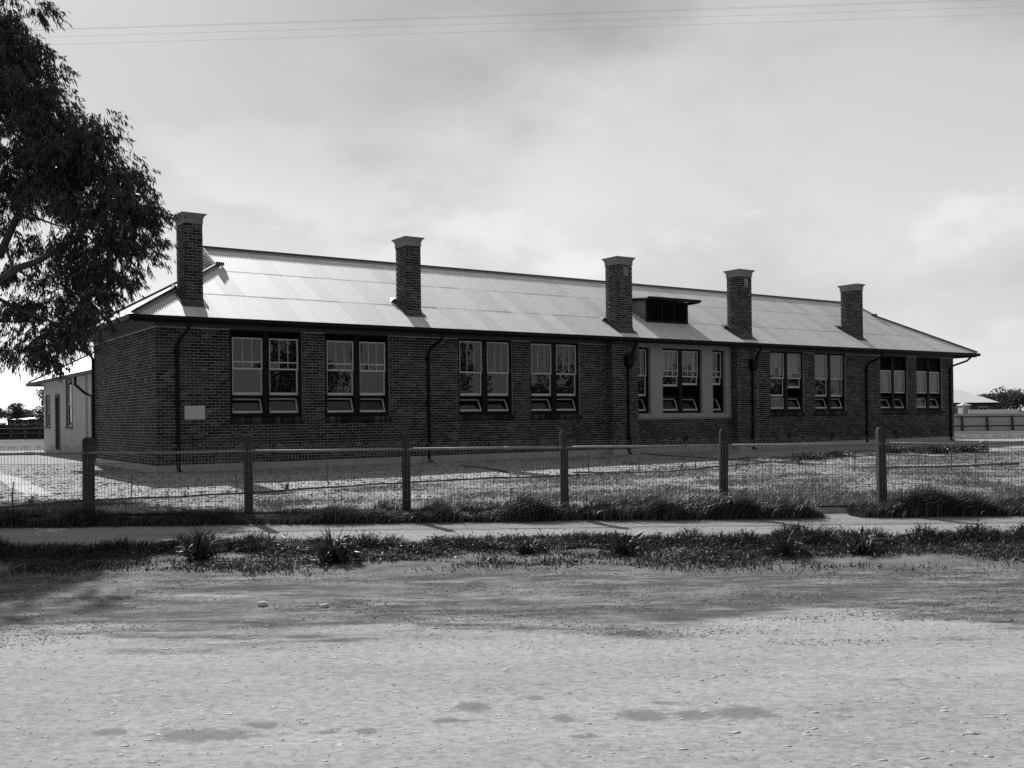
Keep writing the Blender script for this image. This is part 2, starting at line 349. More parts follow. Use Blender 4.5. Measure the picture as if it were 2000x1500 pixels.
xy = np.concatenate([[-46, -34], np.arange(-22, 30.01, 0.11), [36, 44]])
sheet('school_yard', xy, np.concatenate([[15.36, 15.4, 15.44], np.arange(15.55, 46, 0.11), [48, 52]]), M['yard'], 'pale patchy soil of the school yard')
tag(MB().quad((-3000, 15.4, -.08), (3000, 15.4, -.08), (3000, 4500, -.08), (-3000, 4500, -.08)).build('ground', M['far_ground']), 'flat grassy ground running to the horizon', kind='structure')

M['pale_path'] = simple('pale_path', 0.46, 0.58, 4, 0.95, 0.2)
gp = []
pp = [on_ground(x, y) for x, y in ((-120, 895), (-40, 915), (20, 938), (58, 957), (78, 970))]
for a, c in zip(pp, pp[1:]):
    for k in range(14): gp.append(a.lerp(c, k / 14))
gv, gf = [], []
for i, p in enumerate(gp):
    t_ = (gp[min(i + 1, len(gp) - 1)] - gp[max(i - 1, 0)]).normalized(); s_ = Vector((-t_.y, t_.x, 0))
    for k in range(6):
        q = p + s_ * (k / 5 - .5) * .55 * (.8 + .4 * random.random()); gv.append((q.x, q.y, float(hgt(np.array([q.x]), np.array([q.y]))[0]) + .012))
for i in range(len(gp) - 1):
    for k in range(5): b_ = i * 6 + k; gf.append((b_, b_ + 1, b_ + 7, b_ + 6))
tag(MB().add(gv, gf).build('garden_path', M['pale_path'], None, True), 'narrow pale path in the yard at the far left', kind='structure')

# ------------------------------------------------------------------ school building (local frame: x along the front, y into the depth)
BC, BR = Vector((-9.557, 28.021, 0.0)), math.radians(33.693)
LEN, DEP, OV, EAVE, TP = 40.13, 8.06, 0.80, 4.45, 0.5823
RID = DEP / 2; ZR = EAVE + (RID + OV) * TP
GX = 2.75                                             # gablet face
school = tag(empty('school_building', BC, BR), 'long single storey brick school with hipped corrugated iron roof and five chimneys', 'school building')
exl = Vector((math.cos(BR), math.sin(BR), 0)); eyl = Vector((-math.sin(BR), math.cos(BR), 0))
def loc2w(x, y, z=0.0): return BC + exl * x + eyl * y + Vector((0, 0, z))
ZP, ZW, SILL0, SILL1 = 0.21, 4.22, 1.42, 1.60
WINS = [(2.17, 4.48), (5.24, 7.53), (10.20, 12.48), (13.25, 15.55), (26.15, 28.38), (29.14, 31.36), (33.98, 36.17), (36.92, 39.12)]
BAY = (18.10, 23.66); BAYW = [(18.36, 19.10), (19.75, 21.97), (22.58, 23.32)]
P1, P2, PD = (16.83, 18.10), (23.66, 24.92), 0.40
RT = 0.24
# backing walls (mortar plane), butted boxes
wall = MB()
edges = [0.0]
for a, c in WINS[:4]: edges += [a, c]
segs = []
solid = [(0.0, 2.17), (4.48, 5.24), (7.53, 10.20), (12.48, 13.25), (15.55, 18.10), (23.66, 26.15), (28.38, 29.14), (31.36, 33.98), (36.17, 36.92), (39.12, LEN)]
for a, c in solid: wall.box((a, 0, 0), (c, RT, 4.84))
for a, c in WINS: wall.box((a, 0, 0), (c, RT, SILL0 - 0.001)); wall.box((a, 0.001, ZW), (c, RT, 4.84))
wall.box((BAY[0], 0, 0), (BAY[1], RT, 1.38)); wall.box((BAY[0], 0.001, 4.16), (BAY[1], RT, 4.84))
front = wall.build('front_wall', M['mortar'], school)
front['label'] = 'long shaded front wall of dark brick'
lw = MB(); lw.box((0, RT + .001, 0), (RT, DEP, 4.84)); left = lw.build('end_wall', M['mortar'], school)
MB().box((LEN - RT, RT + .001, 0), (LEN, DEP - RT, 4.84)).box((RT + .002, DEP - RT, 0), (LEN - .001, DEP - .002, 4.84)).build('rear_wall', M['mortar'], school)
piers = [MB().box((a, -PD, 0), (c, -.001, 4.66)).build('chimney_breast', M['mortar'], school) for a, c in (P1, P2)]
# bricks
BL, BH, J, CP = 0.2325, 0.0725, 0.0145, 0.0865
def courses(z0, z1): return [z0 + k * CP for k in range(int((z1 - z0 + 0.02) / CP))]
def run_bricks(a, c, k, org=0.0):
    """stretcher bond on [a,c]; k = course number"""
    pitch = BL + J; off = (k % 2) * pitch / 2; out = []
    i0 = int(math.floor((a - org - off) / pitch)) - 1; x = org + off + i0 * pitch
    while x < c:
        p, q = max(x, a), min(x + BL, c)
        if q - p > 0.03: out.append((p, q))
        x += pitch
    return out
def brick_verts(list6):
    A = np.array(list6, float)  # x0,x1,y0,y1,z0,z1
    n = len(A); V = np.empty((n, 8, 3))
    for i, (a, b_, c) in enumerate([(0,2,4),(1,2,4),(1,3,4),(0,3,4),(0,2,5),(1,2,5),(1,3,5),(0,3,5)]):
        V[:, i, 0], V[:, i, 1], V[:, i, 2] = A[:, a], A[:, b_], A[:, c]
    V += rng.normal(0, 0.0014, V.shape)
    F = np.array([(0,3,2,1),(4,5,6,7),(0,1,5,4),(1,2,6,5),(2,3,7,6),(3,0,4,7)])
    return V.reshape(-1, 3), (F[None] + 8 * np.arange(n)[:, None, None]).reshape(-1, 4)
PRO = 0.007
fb = []
for k, z in enumerate(courses(ZP, ZW)):
    zm = z + BH / 2
    for a, c in solid:
        for p, q in run_bricks(a, c, k): fb.append((p, q, z))
    if zm < SILL0 - .03:
        for a, c in WINS:
            for p, q in run_bricks(a, c, k): fb.append((p, q, z))
    if zm < 1.36:
        for p, q in run_bricks(BAY[0], BAY[1], k): fb.append((p, q, z))
full = sorted([t for t in fb if t[1] - t[0] > BL - .001 and t[0] > 0.003], key=lambda t: t[0])[:300]
fullset = set(full)
bm_ = MB().box((0, -PRO, 0), (BL, 0.02, BH)); brick_me = bm_.mesh('brick', M['brick'])
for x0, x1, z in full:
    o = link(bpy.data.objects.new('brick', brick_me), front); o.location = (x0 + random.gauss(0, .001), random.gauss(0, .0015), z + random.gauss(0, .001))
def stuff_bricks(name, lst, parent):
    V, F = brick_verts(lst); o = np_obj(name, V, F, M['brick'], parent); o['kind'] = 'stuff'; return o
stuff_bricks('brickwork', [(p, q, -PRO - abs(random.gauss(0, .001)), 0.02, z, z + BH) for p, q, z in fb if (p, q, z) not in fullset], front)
stuff_bricks('brickwork', [(-PRO, 0.02, max(p, 0.021), q, z, z + BH) for k, z in enumerate(courses(ZP, ZW)) for p, q in run_bricks(0.0, DEP, k + 1) if q > .06], left)
for (a, c), pier in zip((P1, P2), piers):
    pb = []
    for k, z in enumerate(courses(ZP, 4.6)):
        pb += [(p, q, -PD - PRO, -PD + .02, z, z + BH) for p, q in run_bricks(a, c, k, a)]
        pb += [(a - PRO, a + .02, p, q, z, z + BH) for p, q in run_bricks(-PD + .021, -.002, k + 1, -PD)]
        pb += [(c - .02, c + PRO, p, q, z, z + BH) for p, q in run_bricks(-PD + .021, -.002, k + 1, -PD)]
    stuff_bricks('brickwork', pb, pier)
# plinth
pl = MB().box((-.035, -.035, -.3), (P1[0] - .035, -.0005, ZP - .002)).box((P1[1] + .035, -.035, -.3), (P2[0] - .035, -.0005, ZP - .002)).box((P2[1] + .035, -.035, -.3), (LEN + .03, -.0005, ZP - .002))
for a, c in (P1, P2): pl.box((a - .035, -PD - .035, -.3), (c + .035, -.0005, ZP - .003))
pl.box((-.035, -.0004, -.3), (-.0005, DEP, ZP - .002)); pl.build('plinth', M['plinth'], school)
# foundation stone, air vents
MB().box((.80, -.035, 1.525), (1.40, .0, 1.92)).build('foundation_stone', M['plaque'], school)['label'] = 'small blank pale stone plaque set in the brick wall'
for x in (3.45, 6.45, 11.3, 14.4, 20.9, 27.2, 30.2, 35.0, 38.1):
    v = MB()
    for k in range(3): v.box((x + k * .085, -.014, .40), (x + k * .085 + .06, .0, .56))
    v.build('air_vent', M['dark_paint'], school)
# bay plaster
bp = MB()
prev = BAY[0] + .001
for a, c in BAYW + [(BAY[1] - .001, None)]:
    bp.box((prev, -.03, 1.56), (a, RT, 4.155)); prev = c
bp.box((BAY[0] + .001, -.028, 4.157), (BAY[1] - .001, -.0005, 4.6))
bp.box((BAY[0] + .001, -.05, 1.384), (BAY[1] - .001, RT, 1.558)).build('bay_surround', M['plaster'], school)['label'] = 'pale plastered piers and sill around the three bay windows'
# frieze boards under the eaves
for a, c in ((-.02, P1[0] - .01), (P1[1] + .01, BAY[0]), (P2[1] + .01, LEN + .02)):
    if c - a > .1: MB().box((a, -.03, ZW + .003), (c, -.0006, 4.83)).build('frieze_board', M['frieze'], school)
MB().box((-.03, -.0005, ZW + .003), (-.0006, DEP, 4.83)).build('frieze_board', M['frieze'], school)
# interior
it = MB().box((RT, RT, .3), (LEN - RT, DEP - RT, .4)).box((RT, RT, 4.30), (LEN - RT, DEP - RT, 4.36))
for x in (9.0, 16.9, 24.3, 32.5): it.box((x, RT + .002, .4), (x + .2, DEP - RT - .002, 4.3))
it.box((RT + .002, DEP - RT - .1, .402), (LEN - RT - .002, DEP - RT - .002, 4.298)).build('interior_lining', M['interior'], school)
# ---- windows
def sash_mesh(w, h, st, top, bot, mun, tran):
    """pale timber sash w x h in the xz plane, thickness .04; returns MB and light rectangles"""
    s = MB(); t = .04
    s.box((0, 0, 0), (st, t, h)); s.box((w - st, 0, 0), (w, t, h))
    s.box((st, 0, h - top), (w - st, t, h)); s.box((st, 0, 0), (w - st, t, bot))
    xs = [st] + [st + (w - 2*st) * k / (mun + 1) for k in range(1, mun + 1)] + [w - st]
    for x in xs[1:-1]: s.box((x - .008, .004, bot), (x + .008, t - .004, h - top))
    zs = [bot, h - top]
    if tran: s_z = bot + (h - top - bot) * .21; zs = [bot, s_z, h - top]
    if tran:
        for i in range(len(xs) - 1): s.box((xs[i] + (.011 if i else 0), .006, s_z - .018), (xs[i+1] - (.011 if i < mun else 0), t - .006, s_z + .018))
    rects = [(xs[i], xs[i+1], zs[j], zs[j+1]) for i in range(len(xs) - 1) for j in range(len(zs) - 1)]
    return s, rects
cache = {}
def add_sash(parent, name, x, y, z, w, h, st=.042, top=.04, bot=.045, mun=0, tran=False, tilt=0.0):
    key = (round(w, 3), round(h, 3), st, top, bot, mun, tran)
    if key not in cache:
        s, r = sash_mesh(w, h, st, top, bot, mun, tran); cache[key] = (s.mesh(name, M['sash']), r)
    me, rects = cache[key]
    o = link(bpy.data.objects.new(name, me), parent); o.location = (x, y, z); o.rotation_euler = (-tilt, 0, 0)
    mat = Matrix.Translation((x, y, z)) @ Matrix.Rotation(-tilt, 4, 'X')
    for a, c, e, f in rects:
        k2 = ('p', round(c - a, 3), round(f - e, 3))
        if k2 not in cache:
            pw, ph = (c - a) / 2 + .004, (f - e) / 2 + .004
            cache[k2] = MB().quad((-pw, 0, -ph), (pw, 0, -ph), (pw, 0, ph), (-pw, 0, ph)).mesh('pane', M['glass'])
        p = link(bpy.data.objects.new('pane', cache[k2]), parent)
        p.matrix_local = mat @ Matrix.Translation(((a + c) / 2, .022, (e + f) / 2)) @ Matrix.Rotation(random.gauss(0, .004), 4, 'X') @ Matrix.Rotation(random.gauss(0, .006), 4, 'Z')
def window(x0, x1, set_, rec=.07, zb=SILL1, zt=ZW, brick_sill=True, label=None):
    """set_: list of lights; each (upper_top, upper_bottom, mid_bottom, hopper_open, muntins, transom, curtain)"""
    fr = MB(); nl = len(set_); jm, ml, d0, d1 = .095 if nl > 1 else .075, .20, rec, rec + .15
    fr.box((x0 + .001, d0, zb), (x0 + jm, d1, zt - .002)); fr.box((x1 - jm, d0, zb), (x1 - .001, d1, zt - .002))
    fr.box((x0 + jm, d0 + .002, zb), (x1 - jm, d1, zb + .095))
    fr.box((x0 + jm, d0 + .002, zt - .06), (x1 - jm, d1, zt - .002))
    lights = [(x0 + jm, x1 - jm)]
    if nl == 2:
        mid = (x0 + x1) / 2; fr.box((mid - ml/2, d0, zb + .095), (mid + ml/2, d1, zt - .06)); lights = [(x0 + jm, mid - ml/2), (mid + ml/2, x1 - jm)]
    for a, c in lights: fr.box((a, d0 + .03, 2.185), (c, d1, 2.235))
    w_ = fr.build('window', M['dark_paint'], school)
    if label: w_['label'] = label
    for (a, c), (ut, ub, mb, hop, mun, tran, cur) in zip(lights, set_):
        wd = c - a - .006
        add_sash(w_, 'upper_sash', a + .003, d0 + .03, ub, wd, ut - ub, mun=mun, tran=tran)
        if mb is not None: add_sash(w_, 'lower_sash', a + .003, d0 + .078, mb, wd, ub + .05 - mb if ub + .05 - mb > .3 else .8, st=.05, bot=.08)
        add_sash(w_, 'hopper_sash', a + .003, d0 + .05, zb + .10, wd, 2.18 - zb - .10, st=.05, top=.04, bot=.065, tilt=hop * random.uniform(.75, 1.2))
        if cur:
            cu = MB(); nn = 40; zt_, zb_ = ut - .02, cur
            pts = [(a + (c - a) * i / nn, d0 + .17 + .018 * math.sin(i * 1.9) + .01 * math.sin(i * .7)) for i in range(nn + 1)]
            for (xa, ya), (xb, yb) in zip(pts, pts[1:]): cu.quad((xa, ya, zb_), (xb, yb, zb_), (xb, yb, zt_), (xa, ya, zt_))
            cu.build('curtain', M['curtain'], w_)
    if brick_sill:
        nb = int((x1 - x0 + .06) / .0865); lst = []
        pitch = (x1 - x0 + .06) / nb
        for i in range(nb):
            xa = x0 - .03 + i * pitch
            lst.append((xa + .004, xa + pitch - .004, -.055, rec + .02, SILL0 + .005, SILL1 - .01))
        V, F = brick_verts(lst)
        V[:, 2] -= np.where(V[:, 1] < 0, .045, 0)       # sloped to shed water
        so = np_obj('sill', V, F, M['brick'], w_)
        MB().box((x0 + .001, -.02, SILL0 - .04), (x1 - .001, rec + .01, SILL0 + .06)).build('sill_bed', M['mortar'], w_)
    return w_
H0 = math.radians(24)
hi2 = lambda tr, cur=0: (3.985, 3.02, 2.245, H0, 2, tr, cur)
std = lambda cur=0: (4.14, 3.03, 2.245, H0, 2, False, cur)
names = ['first', 'second', 'third', 'fourth', 'fifth', 'sixth', 'seventh', 'eighth']
sets = [[hi2(True), hi2(True)], [hi2(True), hi2(True)], [std(), std()], [std(), std()],
        [(4.14, 3.03, 2.245, H0 * .15, 2, False, 3.1), (4.14, 3.03, 2.62, H0, 2, True, 3.1)], [(4.14, 3.03, 2.245, H0, 2, False, 3.1), (4.14, 3.03, 2.245, H0 * 1.1, 2, False, 3.1)],
        [(3.52, 2.44, None, H0, 2, False, 2.5), (3.52, 2.42, None, H0, 2, False, 2.5)], [(3.52, 2.42, None, H0 * .4, 2, False, 2.5), (3.50, 2.42, None, H0, 2, False, 2.5)]]
for i, ((a, c), s) in enumerate(zip(WINS, sets)): window(a, c, s, label='paired sash window, %s of the eight brick-framed ones from the near corner' % names[i])
bz = (4.08, 3.02)
window(BAYW[0][0], BAYW[0][1], [(4.08, 3.02, 2.245, H0, 1, False, 0)], rec=.10, zb=1.565, zt=4.15, brick_sill=False)
window(BAYW[1][0], BAYW[1][1], [(4.08, 3.02, 2.64, H0, 2, True, 3.1), (4.08, 3.02, 2.70, H0, 2, True, 3.1)], rec=.10, zb=1.565, zt=4.15, brick_sill=False)
window(BAYW[2][0], BAYW[2][1], [(4.08, 3.02, 2.72, H0, 1, True, 0)], rec=.10, zb=1.565, zt=4.15, brick_sill=False)
# ---- roof
def roof_z(y): return EAVE + (y + OV) * TP
rb = MB(); t = .10
xa, xb, yb_, = -OV + .04, LEN + OV - .04, DEP + OV - .04
def rz(d): return EAVE - t + (d - .0) * TP             # d = distance in from the eave line
dmax = RID + OV
ridge0, ridge1 = GX, LEN - GX
hipd = GX + OV
V = [(-OV+.03, -OV+.03, rz(.03)), (LEN+OV-.03, -OV+.03, rz(.03)), (LEN+OV-.03, DEP+OV-.03, rz(.03)), (-OV+.03, DEP+OV-.03, rz(.03)),
     (GX, GX, rz(hipd)), (LEN-GX, GX, rz(hipd)), (LEN-GX, DEP-GX, rz(hipd)), (GX, DEP-GX, rz(hipd)), (GX, RID, rz(dmax)), (LEN-GX, RID, rz(dmax))]
rb.add(V, [(0,1,5,9,8,4), (2,3,7,8,9,6), (3,0,4,7), (1,2,6,5), (4,8,7), (5,6,9), (3,2,1,0)])
roof = rb.build('roof', M['timber'], school); roof['label'] = 'hipped roof of bright corrugated iron sheets'
PITCH, NCOR = 0.0780, 8; SW = PITCH * NCOR
ROWS = [(-OV - .05, .76), (.68, 2.46), (2.38, RID - .02)]
NS = 5
def cor_sheet(u0, u1, lim, v0, v1, lift, swap=None):
    """u along the eave, v up the slope in plan; lim(u)= highest v.  Returns MB in roof coordinates or None"""
    nseg = max(2, int(round((u1 - u0) / PITCH * NS))); us = np.linspace(u0, u1, nseg + 1); vs, fs = [], []
    cols = []
    for u in us:
        top = min(v1, lim(u))
        if top <= v0 + .01: cols.append(None); continue
        dz = .012 * math.cos(2 * math.pi * u / PITCH) + lift
        cols.append(len(vs))
        for v, e in ((v0, .0), (top, -.003)):
            p = (u, v, EAVE + (v + OV) * TP + dz + e)
            vs.append(swap(p) if swap else p)
    for a, c in zip(cols, cols[1:]):
        if a is not None and c is not None: fs.append((a, c, c + 1, a + 1))
    if not fs: return None
    return MB().add(vs, fs)
def lim_front(u):
    if u < GX: return u if u < GX - .12 else 99
    if u > LEN - GX: return (LEN - u) if u > LEN - GX + .12 else 99
    return 99
sh_cache = {}
nsh = int(math.ceil((LEN + 2 * OV + .1) / SW))
for r, (v0, v1) in enumerate(ROWS):
    for k in range(nsh):
        u0 = -OV - .05 + k * SW - (r % 2) * 0.0; u1 = min(u0 + SW + PITCH * .6, LEN + OV + .05)
        lift = .003 + (k % 2) * .002 + r * .002
        inner = u0 > GX + .2 and u1 < LEN - GX - .2
        if inner:
            key = (r, k % 2)
            if key not in sh_cache:
                ub = u0; mb = cor_sheet(u0, u1, lambda u: 99, v0, v1, lift)
                sh_cache[key] = (mb.mesh('roof_sheet', M['iron'], True), u0)
            me, ub = sh_cache[key]
            o = link(bpy.data.objects.new('roof_sheet', me), roof); o.location = (u0 - ub, 0, random.gauss(0, .0012))
        else:
            mb = cor_sheet(u0, u1, lim_front, v0, v1, lift)
            if mb: mb.build('roof_sheet', M['iron'], roof, True)
# left hip end: u runs along local y, v up the slope along local x
def lim_end(u): return min(u, DEP - u)
nse = int(math.ceil((DEP + 2 * OV) / SW))
for r, (v0, v1) in enumerate(((-OV - .05, .76), (.68, GX + .02))):
    for k in range(nse):
        u0 = -OV - .05 + k * SW; u1 = min(u0 + SW + PITCH * .6, DEP + OV + .05)
        mb = cor_sheet(u0, u1, lim_end, v0, v1, .003 + (k % 2) * .003 + r * .004, swap=lambda p: (p[1], p[0], p[2]))
        if mb: mb.build('roof_sheet', M['iron'], roof, True)
# back slope and far end, out of sight: one plain sheeting each
MB().add([(-OV, DEP+OV, EAVE), (LEN+OV, DEP+OV, EAVE), (LEN-GX, DEP-GX, EAVE+hipd*TP), (LEN-GX, RID, ZR), (GX, RID, ZR), (GX, DEP-GX, EAVE+hipd*TP)], [(0,1,2,3,4,5)]).build('rear_sheeting', M['iron'], roof)
MB().add([(LEN+OV, -OV, EAVE), (LEN+OV, DEP+OV, EAVE), (LEN-GX, DEP-GX, EAVE+hipd*TP), (LEN-GX, GX, EAVE+hipd*TP)], [(0,1,2,3)]).build('end_sheeting', M['iron'], roof)
# ridge and hip cappings: a dark roll over pale flanges that bridge the corrugations
def capping(p, q, dirs, wid=.13, up=.040):
    p, q = Vector(p), Vector(q); fl = MB()
    for dx in dirs:
        d = Vector(dx); o = Vector((0, 0, up))
        fl.quad(p + o, q + o, q + o + d * wid, p + o + d * wid)
        fl.quad(p + o + d * wid, q + o + d * wid, q + o + d * wid - Vector((0, 0, .012)), p + o + d * wid - Vector((0, 0, .012)))
    fl.build('ridge_flange', M['ridge_pale'], roof)
    MB().tube([p + Vector((0, 0, up + .02)), q + Vector((0, 0, up + .02))], .042, 10).build('ridge_roll', M['ridge'], roof, True)
cs = 1 / math.sqrt(1 + TP * TP)
capping((GX - .22, RID, ZR), (LEN - GX + .22, RID, ZR), ((0, -cs, -cs*TP), (0, cs, -cs*TP)))
zc = EAVE + hipd * TP
def hip2(a, b_, d1, d2): capping(a, b_, (d1, d2), wid=.14, up=.04)
hip2((-OV - .03, -OV - .03, EAVE - .01), (GX, GX, zc), (1, 0, 0), (0, 1, 0))
hip2((LEN + OV + .03, -OV - .03, EAVE - .01), (LEN - GX, GX, zc), (-1, 0, 0), (0, 1, 0))
hip2((-OV - .03, DEP + OV + .03, EAVE - .01), (GX, DEP - GX, zc), (1, 0, 0), (0, -1, 0))
for sx, x in ((-1, GX), (1, LEN - GX)):
    MB().bar((x + sx*.10, GX - .18, zc + .045), (x + sx*.10 - sx*.26, GX - .04, zc + .06), .1, .1).build('hip_finial', M['ridge'], roof)
    # gablet: louvred triangle with pale bargeboards
    gm = MB(); f = x + sx * .02
    gm.add([(f, GX, zc), (f, DEP - GX, zc), (f, RID, ZR - .02)], [(0, 1, 2)]).build('gablet', M['dark_paint'], roof)
    nsl = 7
    for k in range(nsl):
        z0 = zc + .06 + (ZR - zc - .12) * k / nsl; hw = (ZR - z0) / TP - .12
        if hw > .1: MB().bar((f + sx*.03, RID - hw, z0), (f + sx*.03, RID + hw, z0), .06, .014, up=(sx * -.6, 0, .8)).build('louvre_slat', M['sash'], roof)
    for s in (-1, 1): MB().bar((f + sx*.09, RID + s * (RID - GX + .12), zc - .04), (f + sx*.09, RID, ZR + .0), .035, .14).build('bargeboard', M['ridge_pale'], roof)
    MB().bar((f + sx*.07, GX + .05, zc + .03), (f + sx*.07, DEP - GX - .05, zc + .03), .14, .03).build('gablet_sill', M['ridge_pale'], roof)
# gutters, fascias, rafters, downpipes
def gutter(p, q, out):
    gt = MB(); p, q, o = Vector(p), Vector(q), Vector(out)
    prof = [(0, -.13), (.02, -.15), (.08, -.15), (.115, -.12), (.12, -.01), (.105, -.01), (.10, -.11), (.075, -.135), (.02, -.135), (.012, -.0), (0, -.0)]
    gt.loft([[c + o * a + Vector((0, 0, b_)) for a, b_ in prof] for c in (p, q)]).build('gutter', M['dark_paint'], school)
e = OV + .01
gutter((-e - .12, -e, EAVE), (LEN + e + .12, -e, EAVE), (0, -1, 0)); gutter((-e, DEP + e, EAVE), (-e, -e + .002, EAVE), (-1, 0, 0)); gutter((LEN + e, -e + .002, EAVE), (LEN + e, DEP + e, EAVE), (1, 0, 0))
MB().box((-OV + .01, -OV - .008, EAVE - .20), (LEN + OV - .01, -OV + .028, EAVE - .012)).box((-OV - .008, -OV + .03, EAVE - .20), (-OV + .028, DEP + OV, EAVE - .012)).box((LEN + OV - .028, -OV + .03, EAVE - .20), (LEN + OV + .008, DEP + OV, EAVE - .012)).build('fascia', M['dark_paint'], school)
rf_me = None
raf = MB().add([(-.025, -OV + .03, EAVE - .20), (.025, -OV + .03, EAVE - .20), (.025, -OV + .03, EAVE - .105), (-.025, -OV + .03, EAVE - .105),
                (-.025, -.03, EAVE - .25 + .62 * TP + .1), (.025, -.03, EAVE - .25 + .62 * TP + .1), (.025, -.03, EAVE - .1 + .76 * TP), (-.025, -.03, EAVE - .1 + .76 * TP)],
               [(0,1,2,3), (7,6,5,4), (0,4,5,1), (1,5,6,2), (2,6,7,3), (3,7,4,0)]).mesh('rafter', M['dark_paint'])
x = .45
while x < LEN - .2:
    o = link(bpy.data.objects.new('rafter', raf), school); o.location = (x, 0, 0); x += 1.19
y = .6
while y < DEP - .2:
    o = link(bpy.data.objects.new('rafter', raf), school); o.rotation_euler = (0, 0, -math.pi / 2); o.location = (0, y, 0); y += 1.19
def downpipe(x, yw=-.06, head=False, dx=0.0, label=None):
    d = MB(); r = .05
    pts = [(x + .12 + dx, -e - .05, EAVE - .14), (x + .12 + dx, -e - .05, EAVE - .24), (x + .08 + dx*.8, -e + .08, EAVE - .40), (x + .02, yw - .12, 3.82 if not head else 3.7), (x, yw - .02, 3.66), (x, yw, 3.5), (x, yw, .12), (x + .02, yw - .02, .04), (x + .05, yw - .14, -.02)]
    o = d.tube(pts, r, 10).build('downpipe', M['dark_paint'], school, True)
    for z in (3.42, 1.95, .55): MB().box((x - .1, yw + .02, z), (x + .1, yw + .045, z + .13)).box((x - .06, yw - .06, z + .02), (x + .06, yw + .03, z + .11)).build('bracket', M['dark_paint'], o)
    if head:
        q = MB()
        q.loft([[(x - a, yw - c, z), (x + a, yw - c, z), (x + a, yw + .045, z), (x - a, yw + .045, z)] for z, a, c in ((3.28, .05, .05), (3.36, .12, .12), (3.42, .16, .16), (3.74, .16, .16), (3.74, .18, .18), (3.80, .18, .18))]).build('rain_head', M['dark_paint'], o)
downpipe(.60); downpipe(8.98); downpipe(17.55, -PD - .07, True); downpipe(24.5, -PD - .07, True); downpipe(32.85); downpipe(39.78, dx=.35)
dl = MB().tube([(-e - .05, DEP - .1, EAVE - .16), (-e + .1, DEP - .12, EAVE - .35), (-.2, DEP - .2, 3.9), (-.08, DEP - .2, 3.7), (-.08, DEP - .2, .05)], .055, 10).build('downpipe', M['dark_paint'], school, True)
# ---- chimneys
def chimney(x0, y0, w, d, panel, label):
    zt, zb = 7.27, roof_z(y0) - .15
    c = MB().box((x0, y0, zb), (x0 + w, y0 + d, zt)).build('chimney', M['mortar'], school); c['label'] = label
    lst = []
    zs = zt - CP
    k = 0
    org = x0
    while zs > zb:
        lst += [(p, q, y0 - PRO, y0 + .02, zs, zs + BH) for p, q in run_bricks(x0 - PRO, x0 + w + PRO, k, org - PRO)]
        lst += [(x0 - PRO, x0 + .02, p, q, zs, zs + BH) for p, q in run_bricks(y0 + .022, y0 + d, k + 1, y0)]
        lst += [(x0 + w - .02, x0 + w + PRO, p, q, zs, zs + BH) for p, q in run_bricks(y0 + .022, y0 + d, k + 1, y0)]
        lst += [(p, q, y0 + d - .02, y0 + d + PRO, zs, zs + BH) for p, q in run_bricks(x0 + .022, x0 + w - .022, k, org)]
        zs -= CP; k += 1
    stuff_bricks('brickwork', lst, c)
    ring = lambda z, o: [(x0 - o, y0 - o, z), (x0 + w + o, y0 - o, z), (x0 + w + o, y0 + d + o, z), (x0 - o, y0 + d + o, z)]
    MB().loft([ring(*a) for a in ((zt - .01, .022), (zt + .145, .022), (zt + .147, .034), (zt + .18, .038), (zt + .205, .05), (zt + .235, .08), (zt + .25, .10), (zt + .252, .108), (zt + .285, .108))]).build('cap', M['render'], c)
    z = roof_z
    sk = MB(); o = .022; s = [(x0 - o, y0 - o), (x0 + w + o, y0 - o), (x0 + w + o, y0 + d + o), (x0 - o, y0 + d + o)]
    sk.loft([[(a, b_, z(b_) - .02) for a, b_ in s], [(a, b_, z(b_) + .13) for a, b_ in s]])
    for a, b_ in ((x0 - .12, x0 - .02), (x0 + w + .02, x0 + w + .12)): sk.add([(a, y0 - .1, z(y0 - .1) + .025), (b_, y0 - .1, z(y0 - .1) + .025), (b_, y0 + d + .1, z(y0 + d + .1) + .025), (a, y0 + d + .1, z(y0 + d + .1) + .025)], [(0, 1, 2, 3)])
    sk.add([(x0 - .12, y0 - .2, z(y0 - .2) + .022), (x0 + w + .12, y0 - .2, z(y0 - .2) + .022), (x0 + w + .12, y0 - .02, z(y0) + .02), (x0 - .12, y0 - .02, z(y0) + .02)], [(0, 1, 2, 3)])
    sk.build('flashing', M['lead'], c)
    sd = MB().add([(x0 - .03, y0 + d + .01, z(y0 + d) + .02), (x0 - .22, y0 + d + .01, z(y0 + d) + .02), (x0 - .03, y0 + d + .01, z(y0 + d) + .17), (x0 - .03, y0 + d + .35, z(y0 + d + .35) + .02)], [(0, 1, 2), (1, 3, 2), (0, 2, 3)]).build('saddle_flashing', M['dark_paint'], c)
    if panel: MB().box((x0 + w * .38, y0 - .03, zt - .43), (x0 + w * .38 + .23, y0 + .01, zt - .08)).build('vent_panel', M['render'], c)
chimney(.86, -.02, .52, .80, False, 'nearest chimney, on the hip by the gablet')
chimney(8.28, .10, .53, .76, False, 'second chimney from the near corner')
chimney(17.19, -.32, .73, .70, True, 'middle chimney beside the dormer, with a pale panel')
chimney(23.86, -.36, .75, .68, True, 'fourth chimney, right of the dormer, with a pale panel')
chimney(32.37, .10, .45, .88, False, 'farthest chimney by the far hip')
